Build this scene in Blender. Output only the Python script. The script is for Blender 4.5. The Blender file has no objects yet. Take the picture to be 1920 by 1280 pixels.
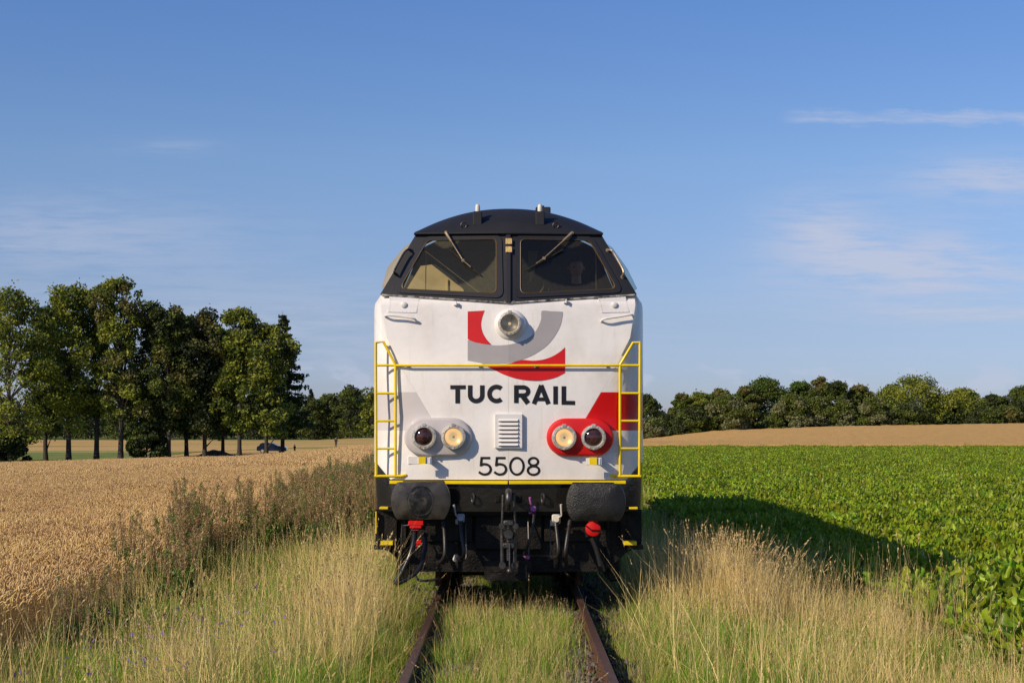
import bpy, math, random
import numpy as np
from mathutils import Vector, Matrix, noise as mnoise
R = math.radians
random.seed(7); rng = np.random.default_rng(7)
scene = bpy.context.scene
COL = scene.collection

# ------------------------------------------------------------------ camera
F = 55/36*1920          # focal length in photo pixels
CAMZ = 1.86
cam = bpy.data.cameras.new('camera'); camo = bpy.data.objects.new('camera', cam); COL.objects.link(camo)
cam.lens = 55; cam.sensor_width = 36; cam.clip_end = 6000; cam.clip_start = 0.1
camo.location = (0, 0, CAMZ); camo.rotation_euler = (R(90), 0, 0)
cam.shift_x = 6.5/1920; cam.shift_y = 151/1920
scene.camera = camo

# ------------------------------------------------------------------ light
SUN_AZ, SUN_EL = 53, 31.5      # degrees left of "behind the camera", and above the horizon
to_sun = Vector((-math.sin(R(SUN_AZ))*math.cos(R(SUN_EL)), -math.cos(R(SUN_AZ))*math.cos(R(SUN_EL)), math.sin(R(SUN_EL))))
sl = bpy.data.lights.new('sun', 'SUN'); so = bpy.data.objects.new('sun', sl); COL.objects.link(so)
sl.energy = 4.9; sl.angle = R(0.5); sl.color = (1.0, 0.84, 0.64)
so.rotation_euler = to_sun.to_track_quat('Z', 'Y').to_euler()
so.location = (-20, -20, 30)

def nodes_of(idb):
    idb.use_nodes = True
    nt = idb.node_tree; nt.nodes.clear(); return nt
class NT:
    def __init__(s, nt): s.nt = nt
    def n(s, typ, **k):
        nd = s.nt.nodes.new(typ)
        for a, b in k.items():
            if a == 'inp':
                for i, v in b.items():
                    if isinstance(v, bpy.types.NodeSocket): s.nt.links.new(v, nd.inputs[i])
                    else: nd.inputs[i].default_value = v
            else: setattr(nd, a, b)
        return nd
    def math(s, op, a, b=0.0, c=0.0, clamp=False):
        return s.n('ShaderNodeMath', operation=op, use_clamp=clamp, inp={0: a, 1: b, 2: c}).outputs[0]
    def mapr(s, v, a, b, c=0.0, d=1.0, smooth=True):
        return s.n('ShaderNodeMapRange', interpolation_type='SMOOTHSTEP' if smooth else 'LINEAR',
                   inp={0: v, 1: a, 2: b, 3: c, 4: d}).outputs[0]
    def mix(s, f, a, b):
        return s.n('ShaderNodeMix', data_type='RGBA', inp={0: f, 6: a, 7: b}).outputs[2]
    def noise(s, vec, scale, detail=4, rough=0.55, dim='3D'):
        d = {2: scale, 3: detail, 4: rough}
        nd = s.n('ShaderNodeTexNoise', noise_dimensions=dim, inp=d)
        if vec is not None: s.nt.links.new(vec, nd.inputs['Vector'])
        return nd.outputs['Fac']
def c4(c): return (c[0], c[1], c[2], 1.0)

world = bpy.data.worlds.new('World'); scene.world = world
w = NT(nodes_of(world))
sky = w.n('ShaderNodeTexSky', sky_type='NISHITA')
sky.sun_disc = False; sky.sun_elevation = R(SUN_EL); sky.sun_rotation = math.atan2(to_sun.x, to_sun.y)
sky.altitude = 200; sky.air_density = 1.0; sky.dust_density = 0.2; sky.ozone_density = 1.5
tc = w.n('ShaderNodeTexCoord').outputs['Generated']
sep = w.n('ShaderNodeSeparateXYZ', inp={0: tc})
yy = w.math('MAXIMUM', sep.outputs[1], 0.05)
gx = w.math('DIVIDE', sep.outputs[0], yy); gz_ = w.math('DIVIDE', sep.outputs[2], yy)
gv = w.n('ShaderNodeCombineXYZ', inp={0: gx, 1: w.math('MULTIPLY', gz_, 4.2), 2: 0.0}).outputs[0]
gv2 = w.n('ShaderNodeCombineXYZ', inp={0: w.math('ADD', w.math('MULTIPLY', gx, 0.55), w.math('MULTIPLY', gz_, 0.6)), 1: w.math('MULTIPLY', gz_, 5.0), 2: 3.7}).outputs[0]
n1 = w.noise(gv2, 34, 10, 0.70); n2 = w.noise(gv, 7, 7, 0.6)
front = w.mapr(sep.outputs[1], 0.05, 0.3)
def blob(cx, cz, rx, rz):
    a = w.math('POWER', w.math('DIVIDE', w.math('SUBTRACT', gx, cx), rx), 2.0)
    b = w.math('POWER', w.math('DIVIDE', w.math('SUBTRACT', gz_, cz), rz), 2.0)
    return w.math('EXPONENT', w.math('MULTIPLY', w.math('ADD', a, b), -1.0))
def addn(*a):
    r = a[0]
    for q in a[1:]: r = w.math('ADD', r, q)
    return r
# thin cirrus veils
veil = addn(w.math('MULTIPLY', blob(.275, .098, .085, .024), 1.1), w.math('MULTIPLY', blob(.20, .123, .035, .022), .65),
            w.math('MULTIPLY', blob(.31, .155, .055, .014), .75), w.math('MULTIPLY', blob(-.29, .118, .12, .026), .42),
            w.math('MULTIPLY', blob(-.22, .176, .035, .005), .25), w.math('MULTIPLY', blob(-.17, .06, .25, .03), .38),
            w.math('MULTIPLY', blob(.36, .069, .12, .004), .9))
cir = w.math('MULTIPLY', w.math('MULTIPLY', veil, w.mapr(w.math('ADD', w.math('MULTIPLY', n1, .55), w.math('MULTIPLY', n2, .45)), .36, .60)), 1.0)
# one long contrail
wob = w.math('MULTIPLY', w.math('SUBTRACT', w.noise(gv, 42, 6, .65), .5), .012)
cz_ = w.math('ADD', w.math('ADD', .1945, wob), w.math('MULTIPLY', w.math('SUBTRACT', gx, .25), -.004))
dist = w.math('ABSOLUTE', w.math('SUBTRACT', gz_, cz_))
trail = w.math('MULTIPLY', w.math('MULTIPLY', w.mapr(dist, .0062, .0008), w.mapr(gx, .168, .20)), w.mapr(n1, .36, .6, .25, .85))
trail = w.math('MULTIPLY', trail, .6)
# low cumulus specks near the horizon
cum = w.noise(w.n('ShaderNodeCombineXYZ', inp={0: gx, 1: w.math('MULTIPLY', gz_, 2.6), 2: 9.1}).outputs[0], 26, 6, .55)
band = w.math('MULTIPLY', w.mapr(gz_, .0, .012), w.mapr(gz_, .052, .022))
cumm = w.math('MULTIPLY', w.math('MULTIPLY', w.mapr(cum, .50, .62), band), .5)
fac = w.math('MULTIPLY', w.math('MINIMUM', addn(cir, trail, cumm), .8), front)
hsv = w.n('ShaderNodeHueSaturation', inp={'Hue': .5, 'Saturation': 1.25, 'Value': 1.0, 'Color': sky.outputs[0]}).outputs[0]
hsv = w.n('ShaderNodeMix', data_type='RGBA', blend_type='MULTIPLY', inp={0: 1.0, 6: hsv, 7: (.98, .96, 1.22, 1)}).outputs[2]
# a pale blue summer haze near the horizon, the same all the way round
rmp = w.n('ShaderNodeValToRGB', inp={0: w.math('MULTIPLY', w.math('ABSOLUTE', sep.outputs[2]), 3.0)})
for _ in range(3): rmp.color_ramp.elements.new(.5)
for el, (p_, c_) in zip(rmp.color_ramp.elements, ((0, (.46, .58, .90, 1)), (.102, (.54, .64, .90, 1)), (.195, (.64, .68, .80, 1)), (.49, (1.0, .96, .91, 1)), (.77, (1, 1, 1, 1)))): el.position = p_; el.color = c_
hsv = w.n('ShaderNodeMix', data_type='RGBA', blend_type='MULTIPLY', inp={0: 1.0, 6: hsv, 7: rmp.outputs[0]}).outputs[2]
skyc = w.mix(fac, hsv, (5.4, 5.8, 7.3, 1))
bg = w.n('ShaderNodeBackground', inp={0: skyc, 1: 0.098})
w.nt.links.new(bg.outputs[0], w.n('ShaderNodeOutputWorld').inputs[0])

vs = scene.view_settings
vs.view_transform = 'Standard'; vs.look = 'None'; vs.gamma = 1; vs.use_curve_mapping = False; vs.exposure = 0.0

# ------------------------------------------------------------------ materials
MATS = {}
def mat(name, col, rough=.5, metal=0, var=0, vscale=5, bump=0, bscale=60, spec=.5, coat=0, col2=None, island=0, transl=0, instvar=0, trc=None):
    if name in MATS: return MATS[name]
    m = bpy.data.materials.new(name); t = NT(nodes_of(m))
    tc = t.n('ShaderNodeTexCoord').outputs['Object']; geo = t.n('ShaderNodeNewGeometry')
    base = c4(col); c = base
    if var:
        n = t.noise(tc, vscale, 5, .6)
        dark = c4([v*(1-var) for v in col]) if col2 is None else c4(col2)
        c = t.mix(t.mapr(n, .35, .65), base, dark)
    if island:
        hv = t.n('ShaderNodeHueSaturation', inp={'Hue': t.math('ADD', .5-.025*island, t.math('MULTIPLY', geo.outputs['Random Per Island'], .05*island)),
                 'Saturation': 1.0, 'Value': t.math('ADD', 1-.4*island, t.math('MULTIPLY', geo.outputs['Random Per Island'], .8*island)), 'Color': c})
        c = hv.outputs[0]
    if instvar:
        oi = t.n('ShaderNodeObjectInfo').outputs['Random']
        c = t.n('ShaderNodeHueSaturation', inp={'Hue': t.math('ADD', .5-.02*instvar, t.math('MULTIPLY', oi, .04*instvar)), 'Saturation': 1.0,
                'Value': t.math('ADD', 1-.3*instvar, t.math('MULTIPLY', oi, .6*instvar)), 'Color': c}).outputs[0]
    b = t.n('ShaderNodeBsdfPrincipled', inp={'Roughness': rough, 'Metallic': metal, 'Specular IOR Level': spec, 'Coat Weight': coat, 'Coat Roughness': .08})
    if isinstance(c, tuple): b.inputs['Base Color'].default_value = c
    else: t.nt.links.new(c, b.inputs['Base Color'])
    if bump:
        bn = t.n('ShaderNodeBump', inp={'Strength': bump, 'Distance': .01, 'Height': t.noise(tc, bscale, 6, .65)})
        t.nt.links.new(bn.outputs[0], b.inputs['Normal'])
    out = t.n('ShaderNodeOutputMaterial')
    sh = b.outputs[0]
    if transl:
        tr = t.n('ShaderNodeBsdfTranslucent')
        if trc: tr.inputs[0].default_value = c4(trc)
        elif isinstance(c, tuple): tr.inputs[0].default_value = c
        else: t.nt.links.new(c, tr.inputs[0])
        sh = t.n('ShaderNodeMixShader', inp={0: transl, 1: sh, 2: tr.outputs[0]}).outputs[0]
    t.nt.links.new(sh, out.inputs[0]); MATS[name] = m; return m

M_black = mat('black_gloss_paint', (.010, .010, .013), .5, var=.3, vscale=3, bump=.12, bscale=25, spec=.5)
M_under = mat('sooty_black_paint', (.004, .0039, .0037), .36, col2=(.020, .0165, .013), var=1, vscale=5, bump=.9, bscale=45, spec=.2)
M_buffer = mat('greasy_buffer_steel', (.020, .018, .016), .36, col2=(.006, .0056, .0053), var=1, vscale=6, bump=.8, bscale=65, spec=.5)
M_roof = mat('roof_navy_paint', (.011, .011, .014), .6, var=.25, bump=.1, bscale=12)
M_white = mat('white_gloss_paint', (.74, .72, .70), .33, var=.05, vscale=2.5, bump=.08, bscale=6, coat=.3)
M_yellow = mat('yellow_paint', (.85, .62, .0), .35, var=.12, vscale=9)
M_red = mat('red_paint', (.60, .002, .002), .5, var=.1, vscale=4)
M_grey = mat('grey_paint', (.36, .34, .345), .38, var=.06)
M_lgrey = mat('light_grey_paint', (.52, .485, .48), .38, var=.08)
M_text = mat('lettering_black', (.010, .012, .018), .6, spec=.3)
M_text2 = mat('number_black', (.008, .008, .007), .6, spec=.3)
M_steel = mat('worn_steel', (.66, .62, .54), .42, metal=.5, var=.35, vscale=20)
M_dsteel = mat('dark_steel', (.10, .095, .09), .38, metal=.7, var=.4, vscale=15, bump=.3)
M_gold = mat('warm_reflector', (.95, .66, .30), .30, metal=.75)
for _b in M_gold.node_tree.nodes:
    if _b.type == 'BSDF_PRINCIPLED': _b.inputs['Emission Color'].default_value = (1, .74, .42, 1); _b.inputs['Emission Strength'].default_value = .5   # the two inner lamps are lit
M_lens_red = mat('dark_lens', (.075, .028, .024), .10, col2=(.025, .010, .010), var=1, vscale=16, spec=.6)
M_rubber = mat('rubber_hose', (.022, .019, .017), .42, var=.3, bump=.2)
M_pink = mat('pink_paint', (.45, .12, .38), .5)
M_brass = mat('wiper_bronze', (.36, .27, .18), .45, metal=.5, var=.3, vscale=40)
M_plate = mat('ochre_plate', (.62, .42, .16), .55, var=.3, vscale=40)
M_cream = mat('cream_cab_panel', (.62, .52, .30), .6, var=.15)
M_cabdark = mat('cab_wall', (.16, .16, .115), .7, var=.3)
M_olive = mat('olive_cab_panel', (.28, .29, .10), .6)
M_skin = mat('skin', (.62, .35, .23), .5)
M_shirt = mat('navy_cloth', (.015, .017, .03), .85)
M_hair = mat('dark_hair', (.02, .014, .01), .7)
M_rail_t = mat('rail_rust_top', (.13, .065, .04), .42, col2=(.07, .035, .025), var=1, vscale=12, metal=.35, bump=.3, bscale=80)
M_rust = mat('rail_rust_side', (.115, .045, .02), .8, col2=(.05, .024, .014), var=1, vscale=14, bump=.7, bscale=70)
M_wood = mat('sleeper_wood', (.045, .036, .028), .9, var=.5, vscale=10, bump=1, bscale=35)
M_stone = mat('ballast_stone', (.12, .095, .08), .9, island=.8, var=.4, vscale=20)

def glassmat(name, tint, refl, dirt=0, dcol=(.5, .45, .3)):
    m = bpy.data.materials.new(name); t = NT(nodes_of(m))
    fr = t.n('ShaderNodeFresnel', inp={0: 1.5}).outputs[0]
    tr = t.n('ShaderNodeBsdfTransparent', inp={0: c4(tint)}).outputs[0]
    gl = t.n('ShaderNodeBsdfGlossy', inp={0: (1, 1, 1, 1), 1: .03}).outputs[0]
    s = t.n('ShaderNodeMixShader', inp={0: t.math('MULTIPLY', fr, refl), 1: tr, 2: gl}).outputs[0]
    if dirt:
        tc = t.n('ShaderNodeTexCoord').outputs['Object']
        df = t.n('ShaderNodeBsdfDiffuse', inp={0: c4(dcol)}).outputs[0]
        sp = t.n('ShaderNodeSeparateXYZ', inp={0: tc}).outputs
        ax_ = t.math('ABSOLUTE', sp[0])
        wob = t.math('MULTIPLY', t.math('SUBTRACT', t.noise(tc, 14, 4, .7), .5), .05)
        rr = t.math('SQRT', t.math('ADD', t.math('POWER', t.math('SUBTRACT', ax_, .66), 2.0), t.math('POWER', t.math('SUBTRACT', sp[2], 3.87), 2.0)))
        sw_ = t.mapr(t.math('ADD', rr, wob), .57, .605, .25, 1.0)
        sw2 = t.mapr(t.math('ADD', rr, wob), .18, .155, 0.0, .6)
        f = t.math('MULTIPLY', t.math('MULTIPLY', t.math('ADD', sw_, sw2), t.mapr(t.noise(tc, 30, 8, .7), .1, .9, .55, 1.0)), dirt)
        s = t.n('ShaderNodeMixShader', inp={0: f, 1: s, 2: df}).outputs[0]
    t.nt.links.new(s, t.n('ShaderNodeOutputMaterial').inputs[0]); return m
M_glass = glassmat('windscreen_glass', (.60, .57, .50), .8, .06)
M_glass_dirty = glassmat('dusty_windscreen_glass', (.78, .74, .60), .8, .20, (.42, .38, .22))
M_lensglass = glassmat('lens_glass', (.97, .93, .85), .8)
M_clear = glassmat('clear_glass', (.75, .82, .80), 1, .18, (.5, .6, .6))

def body_material():
    m = bpy.data.materials.new('livery_paint'); t = NT(nodes_of(m))
    tc = t.n('ShaderNodeTexCoord').outputs['Object']
    s = t.n('ShaderNodeSeparateXYZ', inp={0: tc}); x, y, z = s.outputs
    ax = t.math('ABSOLUTE', x)
    # livery band: sharp painted edges
    inb = t.math('MULTIPLY', t.math('GREATER_THAN', z, 1.772), t.math('LESS_THAN', z, 2.172))
    edge = t.math('ADD', .81, t.math('MULTIPLY', t.math('SUBTRACT', z, 1.915), .592))
    inb = t.math('MULTIPLY', inb, t.math('GREATER_THAN', ax, edge))
    bandc = t.mix(t.math('GREATER_THAN', x, 0.0), (.57, .535, .53, 1), (.60, .002, .002, 1))
    wn = t.noise(tc, 2.2, 6, .6)
    streak = t.noise(t.n('ShaderNodeMapping', inp={0: tc, 3: (14, 14, 1.2)}).outputs[0], 1.0, 4, .6)
    white = t.mix(t.mapr(wn, .4, .75), (.80, .775, .75, 1), (.68, .645, .60, 1))
    white = t.mix(t.math('MULTIPLY', t.mapr(streak, .56, .78), .45), white, (.5, .45, .38, 1))
    low = t.math('MULTIPLY', t.mapr(z, 1.9, 1.25), .12)
    white = t.mix(low, white, (.5, .42, .30, 1))
    c = t.mix(inb, white, bandc)
    bl = t.math('LESS_THAN', z, t.math('ADD', 1.262, t.math('MULTIPLY', t.math('MINIMUM', t.math('MAXIMUM', t.math('SUBTRACT', ax, 1.235), 0.0), .16), 1.05)))
    c = t.mix(bl, c, (.012, .0115, .010, 1))
    vo = t.n('ShaderNodeTexVoronoi', inp={'Scale': 9.0, 'Vector': tc}); sk = t.math('MULTIPLY', t.math('LESS_THAN', vo.outputs['Distance'], .035), t.math('GREATER_THAN', t.noise(tc, 5, 2, .5), .5))
    c = t.mix(t.math('MULTIPLY', sk, .55), c, (.12, .09, .06, 1))
    seam = t.math('MULTIPLY', t.math('LESS_THAN', ax, .0035), t.math('LESS_THAN', z, 2.75)); c = t.mix(t.math('MULTIPLY', seam, .3), c, (.25, .22, .2, 1))
    sm2 = t.math('MULTIPLY', t.math('GREATER_THAN', z, 1.9), t.math('LESS_THAN', t.math('ABSOLUTE', t.math('SUBTRACT', ax, t.math('ADD', edge, .003))), .003)); c = t.mix(t.math('MULTIPLY', sm2, .25), c, (.3, .27, .24, 1))
    top = t.math('GREATER_THAN', z, 3.205)
    c = t.mix(top, c, (.012, .013, .019, 1))
    b = t.n('ShaderNodeBsdfPrincipled', inp={'Base Color': c, 'Roughness': t.math('SUBTRACT', .32, t.math('MULTIPLY', bl, .2)), 'Coat Weight': t.math('ADD', .2, t.math('MULTIPLY', bl, .8)), 'Coat Roughness': .06, 'Specular IOR Level': .4})
    bn = t.n('ShaderNodeBump', inp={'Strength': .45, 'Distance': .014, 'Height': t.noise(tc, 4.5, 4, .5)})
    bn2 = t.n('ShaderNodeBump', inp={'Strength': .12, 'Distance': .003, 'Height': t.noise(tc, 45, 4, .6), 'Normal': bn.outputs[0]})
    t.nt.links.new(bn2.outputs[0], b.inputs['Normal'])
    t.nt.links.new(b.outputs[0], t.n('ShaderNodeOutputMaterial').inputs[0]); return m
M_body = body_material()

# ------------------------------------------------------------------ object helpers
ORG = {}
def tag(o, label=None, cat=None, group=None, kind=None):
    if label: o['label'] = label
    if cat: o['category'] = cat
    if group: o['group'] = group
    if kind: o['kind'] = kind
    return o
def empty(name, loc, label, cat, group=None):
    o = bpy.data.objects.new(name, None); COL.objects.link(o); o.location = loc
    o.empty_display_size = .3; ORG[o.name] = Vector(loc); return tag(o, label, cat, group)
class MB:
    def __init__(s): s.v = []; s.f = []; s.m = []
    def add(s, vs, fs, mi=0):
        n = len(s.v); s.v += [tuple(v) for v in vs]; s.f += [tuple(i+n for i in f) for f in fs]; s.m += [mi]*len(fs); return s
    def box(s, c, d, rot=None, mi=0, bev=0):
        c = Vector(c); hx, hy, hz = [q/2 for q in d]
        if bev:
            b = bev; vs = []
            for sx in (-1, 1):
                for sy in (-1, 1):
                    for sz in (-1, 1):
                        vs += [Vector((sx*(hx-b), sy*(hy-b), sz*hz)), Vector((sx*(hx-b), sy*hy, sz*(hz-b))), Vector((sx*hx, sy*(hy-b), sz*(hz-b)))]
            import bmesh
            bm = bmesh.new()
            for v in vs: bm.verts.new(v)
            bmesh.ops.convex_hull(bm, input=bm.verts); bm.verts.index_update()
            vs = [v.co.copy() for v in bm.verts]; fs = [[v.index for v in f.verts] for f in bm.faces]; bm.free()
        else:
            vs = [Vector((x*hx, y*hy, z*hz)) for x in (-1, 1) for y in (-1, 1) for z in (-1, 1)]
            fs = [(0, 1, 3, 2), (4, 6, 7, 5), (0, 4, 5, 1), (2, 3, 7, 6), (0, 2, 6, 4), (1, 5, 7, 3)]
        if rot is not None: vs = [rot @ v for v in vs]
        return s.add([v+c for v in vs], fs, mi)
    def tube(s, pts, r, n=8, cap=True, mi=0):
        pts = [Vector(p) for p in pts]; rs = r if isinstance(r, (list, tuple)) else [r]*len(pts)
        up = Vector((0, 0, 1)); vs = []; k = len(pts)
        prev = None
        for i, p in enumerate(pts):
            d = (pts[min(i+1, k-1)]-pts[max(i-1, 0)]).normalized()
            if prev is None:
                a = d.cross(up) if abs(d.z) < .9 else d.cross(Vector((1, 0, 0)))
            else: a = prev-d*prev.dot(d)
            a.normalize(); prev = a; b = d.cross(a)
            for j in range(n):
                t = 2*math.pi*j/n; vs.append(p+(a*math.cos(t)+b*math.sin(t))*rs[i])
        fs = [(i*n+j, i*n+(j+1) % n, (i+1)*n+(j+1) % n, (i+1)*n+j) for i in range(k-1) for j in range(n)]
        if cap: fs += [tuple(range(n-1, -1, -1)), tuple((k-1)*n+j for j in range(n))]
        return s.add(vs, fs, mi)
    def lathe(s, c, prof, n=28, axis='Y', sx=1, mi=0):     # prof: (radius, along axis)
        c = Vector(c); vs = []
        for r, h in prof:
            for j in range(n):
                t = 2*math.pi*j/n; a, b = r*math.cos(t), r*math.sin(t)
                vs.append(c+(Vector((a*sx, h, b)) if axis == 'Y' else Vector((a, b, h)) if axis == 'Z' else Vector((h, a, b))))
        fs = [(i*n+j, i*n+(j+1) % n, (i+1)*n+(j+1) % n, (i+1)*n+j) for i in range(len(prof)-1) for j in range(n)]
        return s.add(vs, fs, mi)
    def build(s, name, m, parent=None, smooth=None, kind=None):
        me = bpy.data.meshes.new(name)
        org = Vector((0, 0, 0))
        if parent is not None: org = ORG[parent.name]
        me.from_pydata([(v[0]-org.x, v[1]-org.y, v[2]-org.z) for v in s.v], [], s.f)
        for q in (m if isinstance(m, (list, tuple)) else [m]): me.materials.append(q)
        if isinstance(m, (list, tuple)): me.polygons.foreach_set('material_index', s.m)
        o = bpy.data.objects.new(name, me); COL.objects.link(o)
        if smooth:
            me.polygons.foreach_set('use_smooth', [True]*len(me.polygons))
            try: me.set_sharp_from_angle(angle=R(smooth))
            except Exception: pass
        o.parent = parent; ORG[o.name] = org
        if kind: o['kind'] = kind
        return o
def np_obj(name, V, Fc, mats, parent=None, mi=None, smooth=False, link=True):
    """bulk mesh: V (n,3), Fc (m,k) with constant k"""
    me = bpy.data.meshes.new(name); k = Fc.shape[1]
    org = ORG[parent.name] if parent is not None else Vector((0, 0, 0))
    V = V-np.array(org)
    me.vertices.add(len(V)); me.vertices.foreach_set('co', V.astype(np.float32).ravel())
    me.loops.add(Fc.size); me.loops.foreach_set('vertex_index', Fc.astype(np.int32).ravel())
    me.polygons.add(len(Fc)); me.polygons.foreach_set('loop_start', np.arange(len(Fc), dtype=np.int32)*k)
    try: me.polygons.foreach_set('loop_total', np.full(len(Fc), k, dtype=np.int32))
    except Exception: pass
    for q in mats: me.materials.append(q)
    if mi is not None: me.polygons.foreach_set('material_index', np.asarray(mi, dtype=np.int32))
    if smooth: me.polygons.foreach_set('use_smooth', np.ones(len(Fc), dtype=bool))
    me.update(calc_edges=True); me.validate()
    o = bpy.data.objects.new(name, me)
    if link: COL.objects.link(o)
    o.parent = parent; ORG[o.name] = org
    return o
def cr(pts, n=6):      # smooth curve through points
    pts = [Vector(p) for p in pts]; out = []
    P = [pts[0]*2-pts[1]]+pts+[pts[-1]*2-pts[-2]]
    for i in range(1, len(P)-2):
        for k in range(n):
            t = k/n; a, b, c, d = P[i-1:i+3]
            out.append(.5*((2*b)+(c-a)*t+(2*a-5*b+4*c-d)*t*t+(3*b-a-3*c+d)*t**3))
    out.append(pts[-1]); return out
def sstep(a, b, x):
    t = np.clip((np.asarray(x, float)-a)/(b-a), 0, 1); return t*t*(3-2*t)

# ------------------------------------------------------------------ terrain
HX = [-200, 0, 18, 26, 33, 40, 62, 99, 200]; HZ = [-2.8, -2.8, -2.5, -1.9, -1.1, -.35, .5, 1.12, 1.7]
def gz(x, y):
    x = np.asarray(x, float); y = np.asarray(y, float)
    d = np.abs(x); t = np.clip((y-15)/185, 0, 1)
    bank = -.20-.28*sstep(1.3, 3.6, d)
    left = bank - sstep(4, 28, d)*(2.42*np.clip((y-15)/160, 0, 1)-.34*sstep(180, 204, y)) - .85*sstep(33, 60, d)*t
    right = bank + sstep(122, 300, y)*(np.interp(x, HX, HZ)+.45)*sstep(4, 22, d)
    return np.where(x < 0, left, right)
def sheet(name, xs, ys, m, off=0, mask=None, label=None):
    X, Y = np.meshgrid(xs, ys); Z = gz(X, Y)+off
    V = np.stack([X, Y, Z], -1).reshape(-1, 3); nx = len(xs)
    i, j = np.meshgrid(np.arange(nx-1), np.arange(len(ys)-1)); a = (j*nx+i).ravel()
    Fc = np.stack([a, a+1, a+nx+1, a+nx], 1)
    if mask is not None:
        cc = V[Fc].mean(1); Fc = Fc[mask(cc[:, 0], cc[:, 1])]
    o = np_obj(name, V, Fc, [m], smooth=True); o['kind'] = 'structure'
    return o
def fieldmat(name, a, b, scale, c=None, cs=1.0, rough=.95, stretch=(1, 1, 1), bump=.5, bs=6, bd=.1):
    m = bpy.data.materials.new(name); t = NT(nodes_of(m))
    tc = t.n('ShaderNodeTexCoord').outputs['Object']
    mp = t.n('ShaderNodeMapping', inp={0: tc, 3: stretch}).outputs[0]
    col = t.mix(t.mapr(t.noise(tc, scale, 8, .7), .38, .62), c4(a), c4(b))
    if c: col = t.mix(t.mapr(t.noise(mp, cs, 5, .6), .5, .62), col, c4(c))
    bn = t.n('ShaderNodeBump', inp={'Strength': bump, 'Distance': bd, 'Height': t.noise(tc, bs, 8, .7)})
    bs_ = t.n('ShaderNodeBsdfPrincipled', inp={'Base Color': col, 'Roughness': rough, 'Specular IOR Level': .2, 'Normal': bn.outputs[0]})
    t.nt.links.new(bs_.outputs[0], t.n('ShaderNodeOutputMaterial').inputs[0]); return m
M_soil = fieldmat('soil', (.075, .055, .032), (.045, .035, .02), 3, (.05, .065, .02), .5)
M_stub = fieldmat('stubble', (.55, .355, .13), (.44, .28, .10), 2.0, (.20, .23, .045), .05, stretch=(.25, 1.6, 1), bump=.6)
M_verge = fieldmat('verge_grass', (.16, .21, .035), (.11, .15, .028), .9, (.26, .23, .07), .22)
M_whcan = fieldmat('ripe_wheat_canopy', (.56, .345, .115), (.44, .265, .085), 1.4, (.50, .305, .10), .08, bump=.6, bs=5, bd=.15)
M_ballast = fieldmat('ballast_bed', (.07, .055, .045), (.035, .028, .024), 14, (.05, .03, .02), 2, bump=1, bs=22, bd=.04)

xs = np.concatenate([-np.geomspace(1500, 8, 40), np.linspace(-7.5, 7.5, 41), np.geomspace(8, 1500, 40)])
ys = np.concatenate([np.linspace(-60, 40, 60), np.geomspace(42, 4000, 90)])
sheet('ground', xs, ys, M_soil)
def lin(a, b, st): return np.linspace(a, b, int(abs(b-a)/st)+1)
xl = np.concatenate([-np.geomspace(420, 8, 50), [-7.0, -6.0, -5.0]])
sheet('stubble_field', xl, lin(214, 455, 8), M_stub, .06)
sheet('grass_verge', xl, lin(181, 213, 3), M_verge, .05)
sheet('meadow_strip', xl, lin(213, 268, 5), M_verge, .12, mask=lambda x, y: (x < -50+.0*y) & (y < 268))
sheet('far_meadow', np.linspace(-700, 700, 60), lin(456, 2500, 40), M_verge, .03)
sheet('ballast_bed', np.linspace(-1.6, 1.6, 9), lin(-10, 120, 2), M_ballast, .03)
# ripe wheat on the far rise, a canopy 0.6 m over the soil with a rough top
X, Y = np.meshgrid(np.concatenate([lin(5.2, 110, .9), lin(112, 300, 6)]), np.concatenate([lin(127, 306, 1.3)]))
Zc = gz(X, Y)+.52+rng.normal(0, .05, X.shape)
Zc[0] = gz(X[0], Y[0])-.05
V = np.stack([X, Y, Zc], -1).reshape(-1, 3); nx = X.shape[1]
i, j = np.meshgrid(np.arange(nx-1), np.arange(X.shape[0]-1)); a = (j*nx+i).ravel()
o = np_obj('wheat_rise', V, np.stack([a, a+1, a+nx+1, a+nx], 1), [M_whcan]); tag(o, kind='stuff', label='distant ripe wheat field rising behind the beet field', cat='wheat')

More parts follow.
